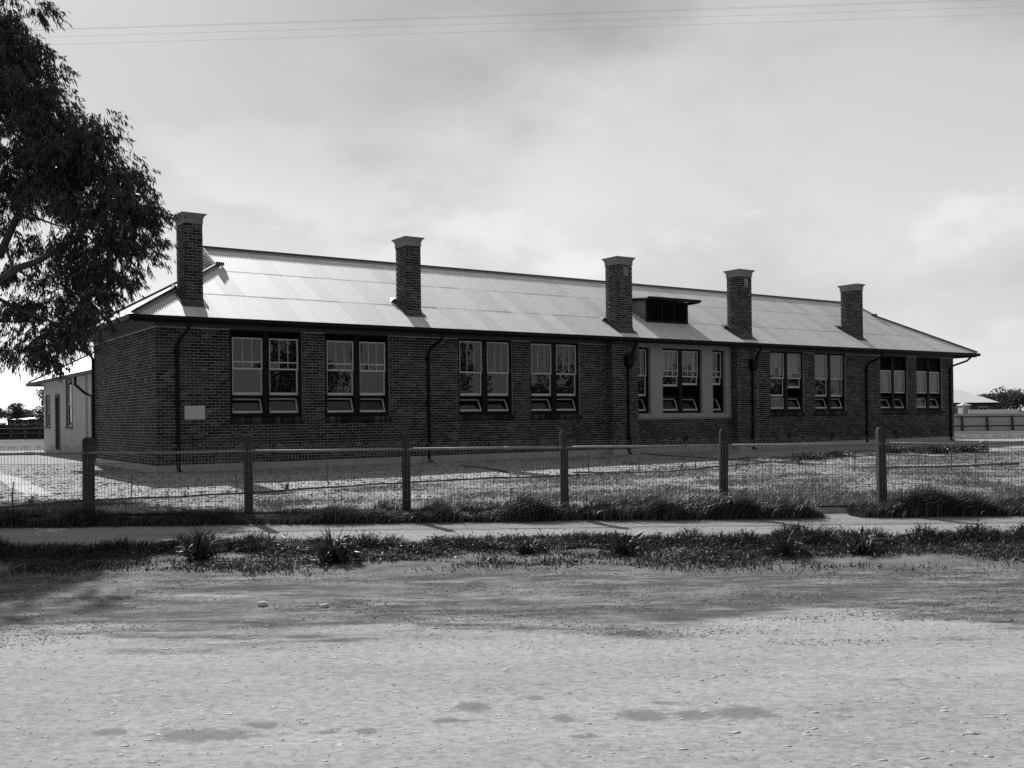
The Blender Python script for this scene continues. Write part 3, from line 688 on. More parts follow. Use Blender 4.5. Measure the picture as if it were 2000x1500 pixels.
# ---- louvred dormer
dx0, dx1, dy, dz0, dz1 = 19.44, 21.74, .55, 5.24, 6.12
dm = MB(); yb2 = (dz1 - EAVE) / TP - OV
for xx in (dx0, dx1 - .04):
    dm.add([(xx, dy, dz0 - .1), (xx + .04, dy, dz0 - .1), (xx + .04, dy, dz1), (xx, dy, dz1), (xx, yb2 + .1, dz1), (xx + .04, yb2 + .1, dz1), (xx, yb2 + .1, dz1 - .1), (xx + .04, yb2 + .1, dz1 - .1)],
           [(0,1,2,3), (0,3,4,6), (1,7,5,2), (3,2,5,4), (0,6,7,1)])
dorm = dm.build('dormer', M['render'], school); dorm['label'] = 'flat roofed dormer with dark louvres'
MB().box((dx0 + .04, dy + .12, dz0 - .1), (dx1 - .04, dy + .14, dz1)).build('louvre_back', M['dark_paint'], dorm)
MB().box((dx0 - .01, dy - .03, dz0 - .03), (dx0 + .10, dy + .02, dz1)).box((dx1 - .10, dy - .03, dz0 - .03), (dx1 + .01, dy + .02, dz1)).box((dx0 + .10, dy - .028, dz0 - .03), (dx1 - .10, dy + .02, dz0 + .07)).box((dx0 + .10, dy - .028, dz1 - .09), (dx1 - .10, dy + .02, dz1)).box((dx0 + .82, dy - .025, dz0 + .07), (dx0 + .88, dy + .02, dz1 - .09)).box((dx0 + 1.5, dy - .025, dz0 + .07), (dx0 + 1.56, dy + .02, dz1 - .09)).build('louvre_frame', M['dark_paint'], dorm)
for k in range(8): MB().bar((dx0 + .1, dy + .05, dz0 + .11 + k * .09), (dx1 - .1, dy + .05, dz0 + .11 + k * .09), .10, .015, up=(0, -.7, .7)).build('louvre_slat', M['dark_paint'], dorm)
dr = MB().add([(dx0 - .24, dy - .36, dz1 + .03), (dx1 + .32, dy - .36, dz1 + .03), (dx1 + .32, yb2 + .55, dz1 + .23), (dx0 - .24, yb2 + .55, dz1 + .23), (dx0 - .24, dy - .36, dz1 + .07), (dx1 + .32, dy - .36, dz1 + .07), (dx1 + .32, yb2 + .55, dz1 + .27), (dx0 - .24, yb2 + .55, dz1 + .27)],
              [(3,2,1,0), (4,5,6,7), (0,1,5,4), (1,2,6,5), (2,3,7,6), (3,0,4,7)]).build('dormer_roof', M['iron'], dorm)
MB().add([(dx0 - .2, dy - .35, dz1 + .012), (dx1 + .28, dy - .35, dz1 + .012), (dx1 + .28, yb2 + .3, dz1 + .19), (dx0 - .2, yb2 + .3, dz1 + .19)], [(0, 1, 2, 3)]).build('soffit', M['dark_paint'], dorm)
gt = MB().box((dx0 - .25, dy - .47, dz1 - .02), (dx1 + .33, dy - .365, dz1 + .085)).box((dx0 - .245, dy - .364, dz1 - .05), (dx0 - .2, yb2 + .2, dz1 + .028)).box((dx1 + .28, dy - .364, dz1 - .05), (dx1 + .32, yb2 + .2, dz1 + .028)).build('dormer_gutter', M['dark_paint'], dorm)
for k in range(5): MB().box((dx1 + .05 + k * .05, dy - .3 + .0, dz1 - .09 + k * .018), (dx1 + .09 + k * .05, dy + .5, dz1 + .02 + k * .001)).build('eave_batten', M['dark_paint'], dorm)
MB().tube([(dx0 + .4, dy - .4, dz1), (dx0 + .32, dy - .3, dz1 - .14), (dx0 + .16, dy - .08, dz1 - .36), (dx0 + .14, dy - .07, dz0 + .06)], .025, 8).build('downpipe', M['dark_paint'], dorm, True)

# ------------------------------------------------------------------ pale rendered annexe behind the near end
ann = tag(empty('annexe_building', BC, BR), 'pale rendered annexe with bright hipped roof behind the left end of the school', 'building')
AX, AY0, AY1, AZ, AO = 1.40, 8.6, 27.0, 3.62, .62
AW = 6.0
aw = MB()
ops = [(19.5, 20.9, 1.27, 3.52), (22.5, 23.7, .12, 2.82), (25.2, 26.3, 1.27, 2.84)]
yy = AY0
for a, c, z0, z1 in ops:
    aw.box((AX, yy, 0), (AX + .2, a, AZ)); aw.box((AX, a, 0), (AX + .2, c, z0)); aw.box((AX, a, z1), (AX + .2, c, AZ)); yy = c
aw.box((AX, yy, 0), (AX + .2, AY1, AZ)).box((AX + .201, AY0, 0), (AX + AW, AY0 + .2, AZ)).box((AX + .201, AY1 - .2, 0), (AX + AW, AY1, AZ)).box((AX + AW - .2, AY0 + .201, 0), (AX + AW, AY1 - .201, AZ))
aw.build('wall', M['white_wall'], ann)
MB().box((AX + .5, AY0 + .3, .1), (AX + .6, AY1 - .3, AZ - .02)).build('interior_lining', M['interior'], ann)
MB().box((AX - .09, 16.2, 0), (AX - .001, 17.0, AZ - .01)).build('pilaster', M['white_wall'], ann)
for i, (a, c, z0, z1) in enumerate(ops):
    f = MB(); d = AX + .05
    f.box((d - .07, a - .03, z0), (d + .06, a + .09, z1)).box((d - .07, c - .09, z0), (d + .06, c + .03, z1)).box((d - .068, a + .09, z1 - .1), (d + .06, c - .09, z1 + .04))
    if i != 1: f.box((d - .12, a - .08, z0 - .09), (d + .06, c + .08, z0 - .001))
    w_ = f.build('door_frame' if i == 1 else 'window', M['timber'], ann)
    if i == 1: MB().box((d + .02, a + .09, z0), (d + .055, c - .09, z1 - .1)).build('door', M['dark_paint'], ann)
    else:
        zm = (z0 + z1) / 2 - .1
        s = MB()
        for y0_, y1_ in ((a + .09, a + .14), (c - .14, c - .09)): s.box((d, y0_, z0), (d + .035, y1_, z1 - .1))
        for q0, q1 in ((zm, zm + .06), (z0, z0 + .07), (z1 - .15, z1 - .1)): s.box((d + .002, a + .14, q0), (d + .033, c - .14, q1))
        for q in (1, 2): ym = a + (c - a) * q / 3; s.box((d + .004, ym - .012, zm + .06), (d + .03, ym + .012, z1 - .15))
        s.build('sash', M['sash'], w_)
        MB().quad((d + .018, c - .12, z0 + .05), (d + .018, a + .12, z0 + .05), (d + .018, a + .12, z1 - .12), (d + .018, c - .12, z1 - .12)).build('pane', M['glass'], w_)
aex, aey0, aey1, aez = AX - AO, AY0 - .2, AY1 + AO, 3.55
ar = MB(); hw = AW / 2 + AO; xr_ = AX + AW / 2; zt_ = aez + hw * .55
ar.add([(aex, aey0, aez), (aex, aey1, aez), (xr_, aey1 - hw, zt_), (xr_, aey0, zt_), (AX + AW + AO, aey0, aez), (AX + AW + AO, aey1, aez),
        (aex, aey0, aez - .05), (aex, aey1, aez - .05), (AX + AW + AO, aey0, aez - .05), (AX + AW + AO, aey1, aez - .05)],
       [(0,3,2,1), (4,5,2,3), (1,2,5), (6,7,9,8), (0,1,7,6), (1,5,9,7), (5,4,8,9), (0,6,8,4), (0,4,3)]).build('roof', M['iron'], ann)
MB().tube([(aex, aey1, aez + .03), (xr_, aey1 - hw, zt_ + .03)], .05, 8).tube([(xr_, aey1 - hw, zt_ + .03), (xr_, aey0, zt_ + .03)], .05, 8).build('ridge_roll', M['ridge'], ann, True)
MB().box((aex - .12, aey0 + 1.5, aez - .17), (aex - .005, aey1 + .1, aez - .02)).box((aex - .004, aey1 + .005, aez - .17), (AX + AW + AO, aey1 + .11, aez - .02)).build('gutter', M['frieze'], ann)
for k in range(12): MB().bar((aex + .02, aey1 - .7 - k * 1.5, aez - .12), (AX, aey1 - .7 - k * 1.5, aez + .02), .06, .1).build('rafter', M['dark_paint'], ann)
MB().tube([(aex - .06, 15.2, aez - .15), (aex - .06, 15.2, aez - .5), (AX - .35, 15.0, aez - .85), (AX - .07, 14.9, aez - 1.0), (AX - .07, 14.9, .05)], .06, 8).build('downpipe', M['dark_paint'], ann, True)

# ------------------------------------------------------------------ fence
posts_px = [172, 485, 793, 1102, 1412, 1722]
px_ = [at_depth(x, 900, FY).x for x in posts_px]; sp_ = (px_[-1] - px_[0]) / 5
px_ = [px_[0] - 2 * sp_, px_[0] - sp_] + px_ + [px_[-1] + sp_, px_[-1] + 2 * sp_]
fence = tag(empty('wire_fence', (0, FY, 0)), 'timber post and pipe rail fence with looped wire mesh along the footpath', 'fence')
PW = .061
for i, x in enumerate(px_):
    zt_ = [1.25, 1.25, 1.25, 1.26, 1.275, 1.26, 1.265, 1.26, 1.26, 1.26][i]
    w = PW * (1.22 if i == 2 else 1.0); lx = random.gauss(0, .010); ly = random.gauss(0, .010)
    ring = lambda z, s: [(x + lx * z + a * w * s, b_ * w * s + ly * z, z) for a, b_ in ((-1, -1), (1, -1), (1, 1), (-1, 1))]
    r8 = lambda z, s, c: [(x + lx * z + a * w * s, b_ * w * s + ly * z, z) for a, b_ in ((-1+c,-1),(1-c,-1),(1,-1+c),(1,1-c),(1-c,1),(-1+c,1),(-1,1-c),(-1,-1+c))]
    MB().loft([r8(-.4, 1, .12), r8(zt_ - .05, 1, .12), r8(zt_ - .02, .86, .2), r8(zt_, .55, .3)]).build('post', M['post_timber'], fence)
MY = -.085
def wtube(mb, pts, r): mb.tube(pts, r, 4, False)
for i in range(len(px_) - 1):
    a, c = px_[i], px_[i + 1]; sag = random.gauss(-.006, .010)
    MB().tube([(a + .02, -.05, 1.005), ((a + c) / 2, -.05, 1.0 + sag), (c - .02, -.05, 1.005)], .021, 10).build('top_rail', M['pipe'], fence, True)
    if i % 3 == 1: MB().tube([(a + 1.55, -.05, 1.003), (a + 1.67, -.05, 1.003)], .027, 10).build('rail_collar', M['pipe'], fence, True)
    wm = MB(); nw = int(round((c - a) / .0525)); pw = (c - a) / nw; r = .0032
    zw = [.06 + .155 * k for k in range(7)]
    for j in range(nw):
        x = a + (j + .5) * pw + random.gauss(0, .0015); bow = .006 * math.sin(x * 3.1)
        wtube(wm, [(x, MY + bow, .03), (x + random.gauss(0, .002), MY + bow + .004, .5), (x, MY + bow, 1.035)], r)
        if j % 4 in (0, 1) and j + 2 < nw:
            R = pw; xc = x + pw
            wtube(wm, [(xc - R * math.cos(t_), MY + bow, 1.035 + .078 * math.sin(t_)) for t_ in np.linspace(0, math.pi, 8)], r)
    for z in zw: wtube(wm, [(a + (c - a) * k / 8, MY + .004 + .003 * math.sin(k * 2.0), z + .006 * math.sin(k * 1.7 + i)) for k in range(9)], r)
    o = wm.build('wire_mesh', M['wire'], fence); o['kind'] = 'stuff'
    MB().box((a + .067, -.03, -.2), (c - .067, .03, .035)).build('base_board', M['post_timber'], fence)

# ------------------------------------------------------------------ garden edging, stakes, saplings in the yard
def snap(p): return Vector((p.x, p.y, float(hgt(np.array([p.x]), np.array([p.y]))[0])))
def edging(pts, label, h=.035):
    P = [snap(on_ground(x, y)) for x, y in pts]; dense = []
    for a, c in zip(P, P[1:]):
        for k in range(12): dense.append(snap(a.lerp(c, k / 12)))
    dense.append(P[-1]); mb = MB()
    rings = []
    for i, p in enumerate(dense):
        t_ = (dense[min(i+1, len(dense)-1)] - dense[max(i-1, 0)]); t_.z = 0; t_.normalize(); s = Vector((-t_.y, t_.x, 0)) * .02
        rings.append([p - s - Vector((0,0,.05)), p + s - Vector((0,0,.05)), p + s + Vector((0,0,h)), p - s + Vector((0,0,h))])
    tag(mb.loft(rings).build('garden_edging', M['edge_board']), label, 'garden edging', 'timber edgings in the school yard')
edging([(-60, 1004), (7, 994), (165, 980), (475, 965), (725, 947), (960, 935), (1110, 930), (1250, 924)], 'long straight timber edging between soil strip and grass, behind the left half of the fence')
edging([(900, 911), (960, 917), (1000, 926), (1012, 931)], 'short curved timber edging ending at the soil strip behind the fourth fence post')
edging([(1240, 885), (1320, 892), (1430, 898), (1560, 893), (1680, 883)], 'curved timber edging of the garden bed before the bay windows')
edging([(1120, 925), (1300, 922), (1480, 906), (1650, 894), (1730, 888)], 'timber edging crossing the bed behind the fifth fence bay')
edging([(1730, 916), (1850, 913), (1990, 907)], 'timber edging in the grass behind the last fence bay on the right', .05)
ords = ['first', 'second', 'third', 'fourth', 'fifth', 'sixth', 'seventh', 'eighth', 'ninth', 'tenth', 'eleventh', 'twelfth', 'thirteenth', 'fourteenth', 'fifteenth', 'sixteenth', 'seventeenth']
stk = [(25, 990, 942, 1), (255, 974, 924, 2), (463, 964, 922, 0), (642, 951, 897, -1), (821, 941, 905, 0), (1150, 934, 873, 0), (1247, 921, 893, 0), (1358, 919, 868, 0), (1505, 926, 891, 0), (1548, 903, 878, 0), (1613, 914, 878, 0), (1668, 922, 884, 2), (1857, 921, 876, 0), (1905, 905, 875, 1)]
stk_o = []
for i, (x, yb_, yt, tl) in enumerate(stk):
    p = snap(on_ground(x, yb_)); h = (yb_ - yt) / FOC * p.y
    o = MB().tube([p - Vector((0, 0, .15)), p + Vector((tl * .012 + random.gauss(0, .01), 0, h * .5)), p + Vector((tl * .02, random.gauss(0, .02), h))], [.014, .012, .010], 6).build('garden_stake', M['timber'])
    tag(o, 'thin upright garden stake, %s from the left in the school yard' % ords[i], 'garden stake', 'thin stakes in the school yard')
# ------------------------------------------------------------------ blades, leaves
def blades(base, h, lean, wid, seg=2):
    """base (n,3); lean (n,2) sideways throw at the tip; returns verts, faces(tri)"""
    n = len(base); ang = rng.uniform(0, math.pi, n); wx, wy = np.cos(ang) * wid / 2, np.sin(ang) * wid / 2
    side = np.stack([wx, wy, np.zeros(n)], 1)
    if seg == 1:
        tip = base + np.stack([lean[:, 0], lean[:, 1], h], 1)
        V = np.stack([base - side, base + side, tip], 1).reshape(-1, 3); F = np.arange(3 * n).reshape(n, 3); return V, F
    mid = base + np.stack([lean[:, 0] * .32, lean[:, 1] * .32, h * .62], 1)
    tip = base + np.stack([lean[:, 0], lean[:, 1], h * (1 - .25 * np.clip(np.hypot(lean[:, 0], lean[:, 1]) / np.maximum(h, .01), 0, 1.5))], 1)
    V = np.stack([base - side, base + side, mid - side * .8, mid + side * .8, tip], 1).reshape(-1, 3)
    F = (np.array([(0, 1, 3), (0, 3, 2), (2, 3, 4)])[None] + 5 * np.arange(n)[:, None, None]).reshape(-1, 3)
    return V, F
def leaves(base, direc, ln, wd):
    """flat pointed leaves: 4 verts, 2 tris; direc (n,3) unit"""
    n = len(base); r = rng.normal(size=(n, 3)); s = np.cross(direc, r); s /= np.linalg.norm(s, axis=1)[:, None] + 1e-9
    m_ = base + direc * (ln * .42)[:, None]; tip = base + direc * ln[:, None]
    V = np.stack([base, m_ + s * (wd / 2)[:, None], tip, m_ - s * (wd / 2)[:, None]], 1).reshape(-1, 3)
    F = (np.array([(0, 1, 2), (0, 2, 3)])[None] + 4 * np.arange(n)[:, None, None]).reshape(-1, 3)
    return V, F
def merge(parts):
    V, F, b_ = [], [], 0
    for v, f in parts: V.append(v); F.append(f + b_); b_ += len(v)
    return np.concatenate(V), np.concatenate(F)
def put(x, y): return np.stack([x, y, hgt(x, y) - .01], 1)
# tall grass against the fence: clumps leaning to the right, thin gaps where the board shows
XP = lambda px, y=15.2: at_depth(px, 1000, y).x
parts = []
xs = rng.uniform(-15, 15, 150000); ys = 15.2 + rng.normal(0, .15, len(xs))
pxv = PX + xs / 15.2 * FOC
env = np.interp(pxv, [-900, 0, 60, 420, 520, 640, 790, 860, 930, 1000, 1050, 1110, 1135, 1200, 1330, 1400, 1470, 1540, 1590, 1608, 1655, 1670, 1720, 1800, 1900, 2000, 3000],
                [.24, .24, .24, .22, .20, .30, .24, .32, .24, .40, .44, .46, .26, .34, .46, .42, .52, .46, .26, .02, .02, .24, .34, .54, .52, .46, .40])
clump = .28 + 1.45 * np.clip(fbm(xs * 2.4, ys * 2.5, 21, 3) - .12, 0, 1) ** 1.2
hh = .9 * env * clump * rng.uniform(.55, 1.25, len(xs)); keep = (rng.random(len(xs)) < np.clip(env * 4, 0, 1) * np.clip((fbm(xs * 1.9, ys * 1.5, 33, 3) - .12) * 2.6, .22, 1)) & (hh > .03)
xs, ys, hh = xs[keep], ys[keep], hh[keep]
ln_ = np.stack([hh * (rng.normal(.35, .35, len(xs)) + 1.2 * (fbm(xs * 1.2, ys, 27, 2) - .4)), hh * rng.normal(-.30, .40, len(xs))], 1)
parts.append(blades(put(xs, ys), hh, ln_, rng.uniform(.006, .013, len(xs))))
V, F = merge(parts); tag(np_obj('fence_grass', V, F, M['grass']), 'tall dark grass leaning along the foot of the fence', 'grass', kind='stuff')
# verge weeds: a dense dark ridge along the footpath edge, thinning to short grass at the road
n_ = 260000; xs = rng.uniform(-13, 13, n_); v = rng.beta(1.5, 1.5, n_); ys = 10.1 + 2.9 * v
dens = fbm(xs * .8, ys * 1.1, 41, 4); ridge_ = np.exp(-((ys - 12.3 + .5 * (fbm(xs * .6, ys * 0, 61, 3) - .5)) / .36) ** 2)
keep = rng.random(n_) < np.clip(.06 + ridge_ * 1.0 + (dens - .40) * 2.4, 0, 1) * np.clip((ys - 10.2 - .7 * (fbm(xs * .9, ys * 0 + 2, 63, 3) - .5)) / .8, .04, 1)
xs, ys, dens, ridge_ = xs[keep], ys[keep], dens[keep], ridge_[keep]
tuft = fbm(xs * 3.1, ys * 3, 71, 3)
hh = (.035 + .36 * ridge_ * np.clip(tuft - .22, 0, 1) + .07 * dens * tuft) * rng.uniform(.4, 1.3, len(xs))
ln_ = np.stack([hh * rng.normal(.1, .7, len(xs)), hh * rng.normal(0, .7, len(xs))], 1)
V1 = blades(put(xs, ys), hh, ln_, rng.uniform(.006, .016, len(xs)))
k = rng.random(len(xs)) < .28 * np.clip(ridge_ + .2, 0, 1); nb = int(k.sum()); bpos = put(xs[k], ys[k]); bpos[:, 2] += hh[k] * rng.uniform(.2, 1.0, nb)
dv = np.stack([rng.normal(0, 1, nb), rng.normal(0, 1, nb), rng.normal(.35, .4, nb)], 1); dv /= np.linalg.norm(dv, axis=1)[:, None]
V2 = leaves(bpos, dv, rng.uniform(.02, .06, nb), rng.uniform(.008, .022, nb))
tag(np_obj('verge_weeds', *merge([V1, V2]), M['weed']), 'low weeds and grass covering the verge beside the road', 'weeds', kind='stuff')
# sprigs on the rough shoulder
xs = rng.uniform(-10, 10, 30000); ys = rng.uniform(7.6, 10.5, len(xs)); keep = fbm(xs * 1.6, ys * 2.2, 81, 4) > .66 - .10 * np.clip((ys - 9.3), -1, 1)
xs, ys = xs[keep], ys[keep]; hh = rng.uniform(.008, .035, len(xs))
V1 = blades(put(xs, ys), hh, np.stack([hh * rng.normal(0, 1, len(xs)), hh * rng.normal(0, 1, len(xs))], 1), rng.uniform(.006, .014, len(xs)), 1)
tag(np_obj('shoulder_sprigs', *V1, M['weed']), 'tiny sprigs scattered over the rough road shoulder', 'sprigs', kind='stuff')
# yard grass: thin, patchy, kept off the soil strips in front of the building
n_ = 420000; ys = 15.6 + 24 * rng.random(n_) ** 1.6; xs = rng.uniform(-1, 1, n_) * (ys * .62 + 1)
lx = (xs - BC.x) * exl.x + (ys - BC.y) * exl.y; ly = (xs - BC.x) * eyl.x + (ys - BC.y) * eyl.y
patch = fbm(xs * .8, ys * .8, 91, 5)
bed = np.interp(lx, [-20, 8, 12, 18, 26, 45], [-9.4, -9.0, -8.3, -6.2, -4.5, -4.0])
keep = (ly < bed - .2 + .6 * (fbm(xs, ys, 95, 2) - .5)) & (rng.random(n_) < np.clip((patch - .43) * 6.0, .04, 1) * .8)
far_bed = (lx > 12) & (ly < -1.6) & (ly > -7.5) & (rng.random(n_) < .5) & (fbm(xs * .9, ys * .9, 99, 3) > .53)
keep |= far_bed
xs, ys, patch = xs[keep], ys[keep], patch[keep]
hh = rng.uniform(.02, .07, len(xs)) * (.5 + 1.4 * patch)
V1 = blades(put(xs, ys), hh, np.stack([hh * rng.normal(.2, .7, len(xs)), hh * rng.normal(0, .7, len(xs))], 1), rng.uniform(.008, .02, len(xs)), 1)
tag(np_obj('yard_grass', *V1, M['dry_grass']), 'thin patchy grass on the school yard behind the fence', 'grass', kind='stuff')
# plants one can pick out
def plant(name, px, py, zg, n, h, spread, wid, label, cat, group=None, mat='weed', droop=.6):
    p = on_ground(px, py, zg); p = snap(p); a = rng.uniform(0, 2 * math.pi, n); r = np.abs(rng.normal(0, spread * .35, n))
    base = np.stack([np.cos(a) * r * .5, np.sin(a) * r * .5, np.full(n, -.02)], 1)
    hh = h * (.25 + .95 * rng.random(n) ** 1.7); th = rng.uniform(.1, 1.0, n) * spread * droop * 1.9 * (.4 + hh / h)
    V1 = blades(base, hh, np.stack([np.cos(a) * th, np.sin(a) * th], 1), rng.uniform(.5, 1.2, n) * wid)
    k = int(n * 1.2); a2 = rng.uniform(0, 2 * math.pi, k); rr = spread * np.sqrt(rng.random(k)) * .8; zz = h * rng.uniform(.05, .75, k) * (1 - .5 * rr / spread)
    d = np.stack([np.cos(a2), np.sin(a2), rng.normal(.1, .5, k)], 1); d /= np.linalg.norm(d, axis=1)[:, None]
    V2 = leaves(np.stack([np.cos(a2) * rr, np.sin(a2) * rr, zz], 1), d, rng.uniform(.05, .13, k) * (h / .3), rng.uniform(.015, .035, k) * (h / .3))
    o = np_obj(name, *merge([V1, V2]), M[mat]); o.location = p
    return tag(o, label, cat, group)
gw = 'large weeds standing on the verge'
plant('weed_plant', 390, 1092, -.14, 120, .42, .30, .024, 'tall thistly weed on the left of the verge, its leaves arching over', 'weed', gw)
plant('weed_plant', 652, 1096, -.14, 130, .42, .34, .030, 'broad dark leafy weed, largest on the verge, below the second fence bay', 'weed', gw)
plant('weed_plant', 1218, 1082, -.14, 110, .34, .30, .024, 'spiky weed with an arching stalk below the fifth fence post', 'weed', gw)
plant('weed_plant', 1535, 1083, -.14, 90, .38, .28, .030, 'weed with long upright blade leaves below the fifth fence bay', 'weed', gw)
plant('weed_plant', 1682, 1080, -.14, 110, .36, .30, .026, 'dense dark weed on the verge below the rightmost fence post', 'weed', gw)
plant('weed_plant', 1030, 1080, -.14, 180, .22, .26, .018, 'low tufted weed on the verge below the fourth fence post', 'weed', gw)
gt_ = 'young plants in the yard soil'
for i, (x, y, h) in enumerate([(62, 986, .30), (147, 983, .16), (326, 971, .20), (361, 970, .18), (443, 965, .16), (560, 957, .22), (1130, 931, .18), (1175, 928, .2), (1225, 925, .18), (1330, 921, .25), (1440, 915, .2), (1560, 908, .25)]):
    plant('young_plant', x, y, 0, 22, h, .09, .014, 'small tufted young plant in bare soil behind the fence, %s from the left' % ords[i], 'plant', gt_, 'weed', .35)
for i, (x, y, h, s) in enumerate([(1745, 885, .42, .55), (1790, 884, .30, .4), (1832, 886, .5, .8), (1890, 884, .5, .8), (1580, 898, .35, .6), (1640, 893, .3, .5)]):
    plant('garden_bush', x, y, 0, 420, h, s, .03, 'low leafy clump in the bed at the far end of the school, %s' % ['third from left', 'fourth from left', 'fifth from left', 'rightmost', 'leftmost', 'second from left'][i], 'bush', 'clumps in the far garden bed', 'grass', .5)
# ------------------------------------------------------------------ stones and loose gravel
def rock_mesh(name, s, flat, mat, seed):
    r_ = random.Random(seed); ico = [(0,0,1),(.89,0,.45),(.28,.85,.45),(-.72,.53,.45),(-.72,-.53,.45),(.28,-.85,.45),(.72,.53,-.45),(-.28,.85,-.45),(-.89,0,-.45),(-.28,-.85,-.45),(.72,-.53,-.45),(0,0,-1)]
    F = [(0,1,2),(0,2,3),(0,3,4),(0,4,5),(0,5,1),(1,6,2),(2,6,7),(2,7,3),(3,7,8),(3,8,4),(4,8,9),(4,9,5),(5,9,10),(5,10,1),(1,10,6),(6,11,7),(7,11,8),(8,11,9),(9,11,10),(10,11,6)]
    vs = [Vector(v) * s * r_.uniform(.75, 1.2) for v in ico]
    # one subdivision for a rounder stone
    return MB().add([(v.x * 1.2, v.y, v.z * flat) for v in vs], F).mesh(name, mat, False)
for (x, y, s, lab) in ((513, 1179, .052, 'round pale stone lying on the road shoulder'), (633, 1182, .042, 'smaller pale stone right of the round one on the shoulder')):
    p = snap(on_ground(x, y, -.17)); o = link(bpy.data.objects.new('stone', rock_mesh('stone', s, .75, M['stone'], int(x)))); o.location = p + Vector((0, 0, s * .3)); tag(o, lab, 'stone', 'loose stones on the road shoulder')
    md = o.modifiers.new('round', 'SUBSURF'); md.levels = md.render_levels = 2
def scatter_stones(name, n, yr, size, lift, mat, label, flat=.4, mask=None):
    ys = rng.uniform(yr[0], yr[1], n); xs = rng.uniform(-1, 1, n) * (ys * .6 + .8)
    if mask is not None: k = mask(xs, ys); xs, ys = xs[k], ys[k]
    n = len(xs); s = size[0] + (size[1] - size[0]) * rng.random(n) ** 3
    oct_ = np.array([(1,0,0),(0,1,0),(-1,0,0),(0,-1,0),(.6,.6,.75),(-.6,.6,.75),(-.6,-.6,.75),(.6,-.6,.75)], float)
    V = oct_[None] * np.stack([s * rng.uniform(.9, 1.8, n), s * rng.uniform(.6, 1.1, n), s * flat * rng.uniform(.6, 1.2, n)], 1)[:, None, :]
    V = V * rng.uniform(.75, 1.2, V.shape); a = rng.uniform(-.5, .5, n); ca, sa = np.cos(a)[:, None], np.sin(a)[:, None]
    X = V[..., 0] * ca - V[..., 1] * sa; Y = V[..., 0] * sa + V[..., 1] * ca
    V = np.stack([X, Y, V[..., 2]], -1) + np.stack([xs, ys, hgt(xs, ys) + lift], 1)[:, None, :]
    F = np.array([(0,4,7),(0,1,4),(1,5,4),(1,2,5),(2,6,5),(2,3,6),(3,7,6),(3,0,7),(4,5,6),(4,6,7)])
    o = np_obj(name, V.reshape(-1, 3), (F[None] + 8 * np.arange(n)[:, None, None]).reshape(-1, 3), mat)
    tag(o, label, 'gravel', kind='stuff')
M['gravel'] = simple('gravel_stone', .36, .52, 18, .9); M['clod'] = simple('soil_clod', .08, .17, 14, .95)
scatter_stones('road_gravel', 6500, (3.0, 8.2), (.002, .024), -.001, M['gravel'], 'pale pebbles pressed into the road surface', .09)
scatter_stones('road_grit', 5000, (3.0, 8.4), (.0015, .006), 0, M['clod'], 'tiny dark grit on the road', .6)
scatter_stones('shoulder_clods', 60000, (7.2, 10.8), (.0015, .009), 0, M['clod'], 'dark clods of earth strewn over the road shoulder', .6, lambda x, y: fbm(x * .8, y * 2.6, 121, 5) > .47 + .10 * (y < 7.8))
scatter_stones('shoulder_gravel', 12000, (7.2, 10.8), (.002, .010), 0, M['gravel'], 'fine pale grit over the road shoulder', .5)
scatter_stones('path_gravel', 6500, (12.9, 15.1), (.003, .012), 0, M['gravel'], 'fine pale grit on the footpath', .5)
scatter_stones('yard_rubble', 26000, (15.7, 34), (.006, .032), 0, M['gravel'], 'small pale lumps strewn over the yard soil', .6)
scatter_stones('yard_clods', 26000, (15.7, 34), (.006, .035), 0, M['clod'], 'small dark clods strewn over the yard soil', .7)

# ------------------------------------------------------------------ the big tree on the left
tree = tag(empty('gum_tree', (-13.2, 22.6, 0)), 'large dark gum tree whose crown hangs into the picture on the left', 'tree'); TO = Vector((-13.2, 22.6, 0))
def TW(px, py, d): return at_depth(px, py, d) - TO
trunk = MB(); trunk.tube([(0, 0, -.3), (.02, .02, .5), (.1, .0, 1.6), (.25, -.05, 3.0)], [.44, .34, .29, .27], 12)
tk = trunk.build('trunk', M['bark'], tree, True)
T0 = Vector((.25, -.05, 2.9))
limbs = [([TW(-90, 560, 22.20), TW(0, 552, 22.00), TW(30, 525, 21.90), TW(75, 510, 21.80), TW(140, 470, 21.60), TW(190, 430, 21.50), TW(230, 380, 21.40)], .10),
         ([TW(-80, 520, 22.40), TW(0, 497, 22.20), TW(28, 435, 22.20), TW(45, 400, 22.10), TW(85, 335, 22.20), TW(120, 270, 22.20)], .11),
         ([TW(-90, 600, 22.30), TW(0, 585, 22.00), TW(45, 607, 21.70), TW(100, 628, 21.50), TW(165, 650, 21.30)], .055),
         ([TW(-90, 640, 22.50), TW(0, 628, 22.20), TW(60, 628, 22.00), TW(110, 640, 22.00)], .035),
         ([TW(-90, 500, 22.50), TW(-60, 380, 22.80), TW(-20, 250, 22.80), TW(10, 130, 22.60), TW(20, 20, 22.60)], .14),
         ([TW(-120, 480, 22.80), TW(-200, 350, 23.20), TW(-260, 200, 23.40)], .12),
         ([TW(-60, 380, 22.80), TW(-110, 150, 23.60), TW(-120, -60, 23.60)], .11),
         ([TW(28, 460, 22.10), TW(50, 470, 22.00), TW(66, 495, 21.90), TW(95, 520, 21.80)], .02),
         ([TW(10, 480, 22.10), TW(25, 520, 22.00), TW(60, 545, 21.90), TW(110, 560, 21.80), TW(150, 575, 21.70)], .03),
         ([TW(35, 425, 22.10), TW(70, 425, 22.00), TW(110, 440, 21.90), TW(160, 450, 21.80)], .03)]
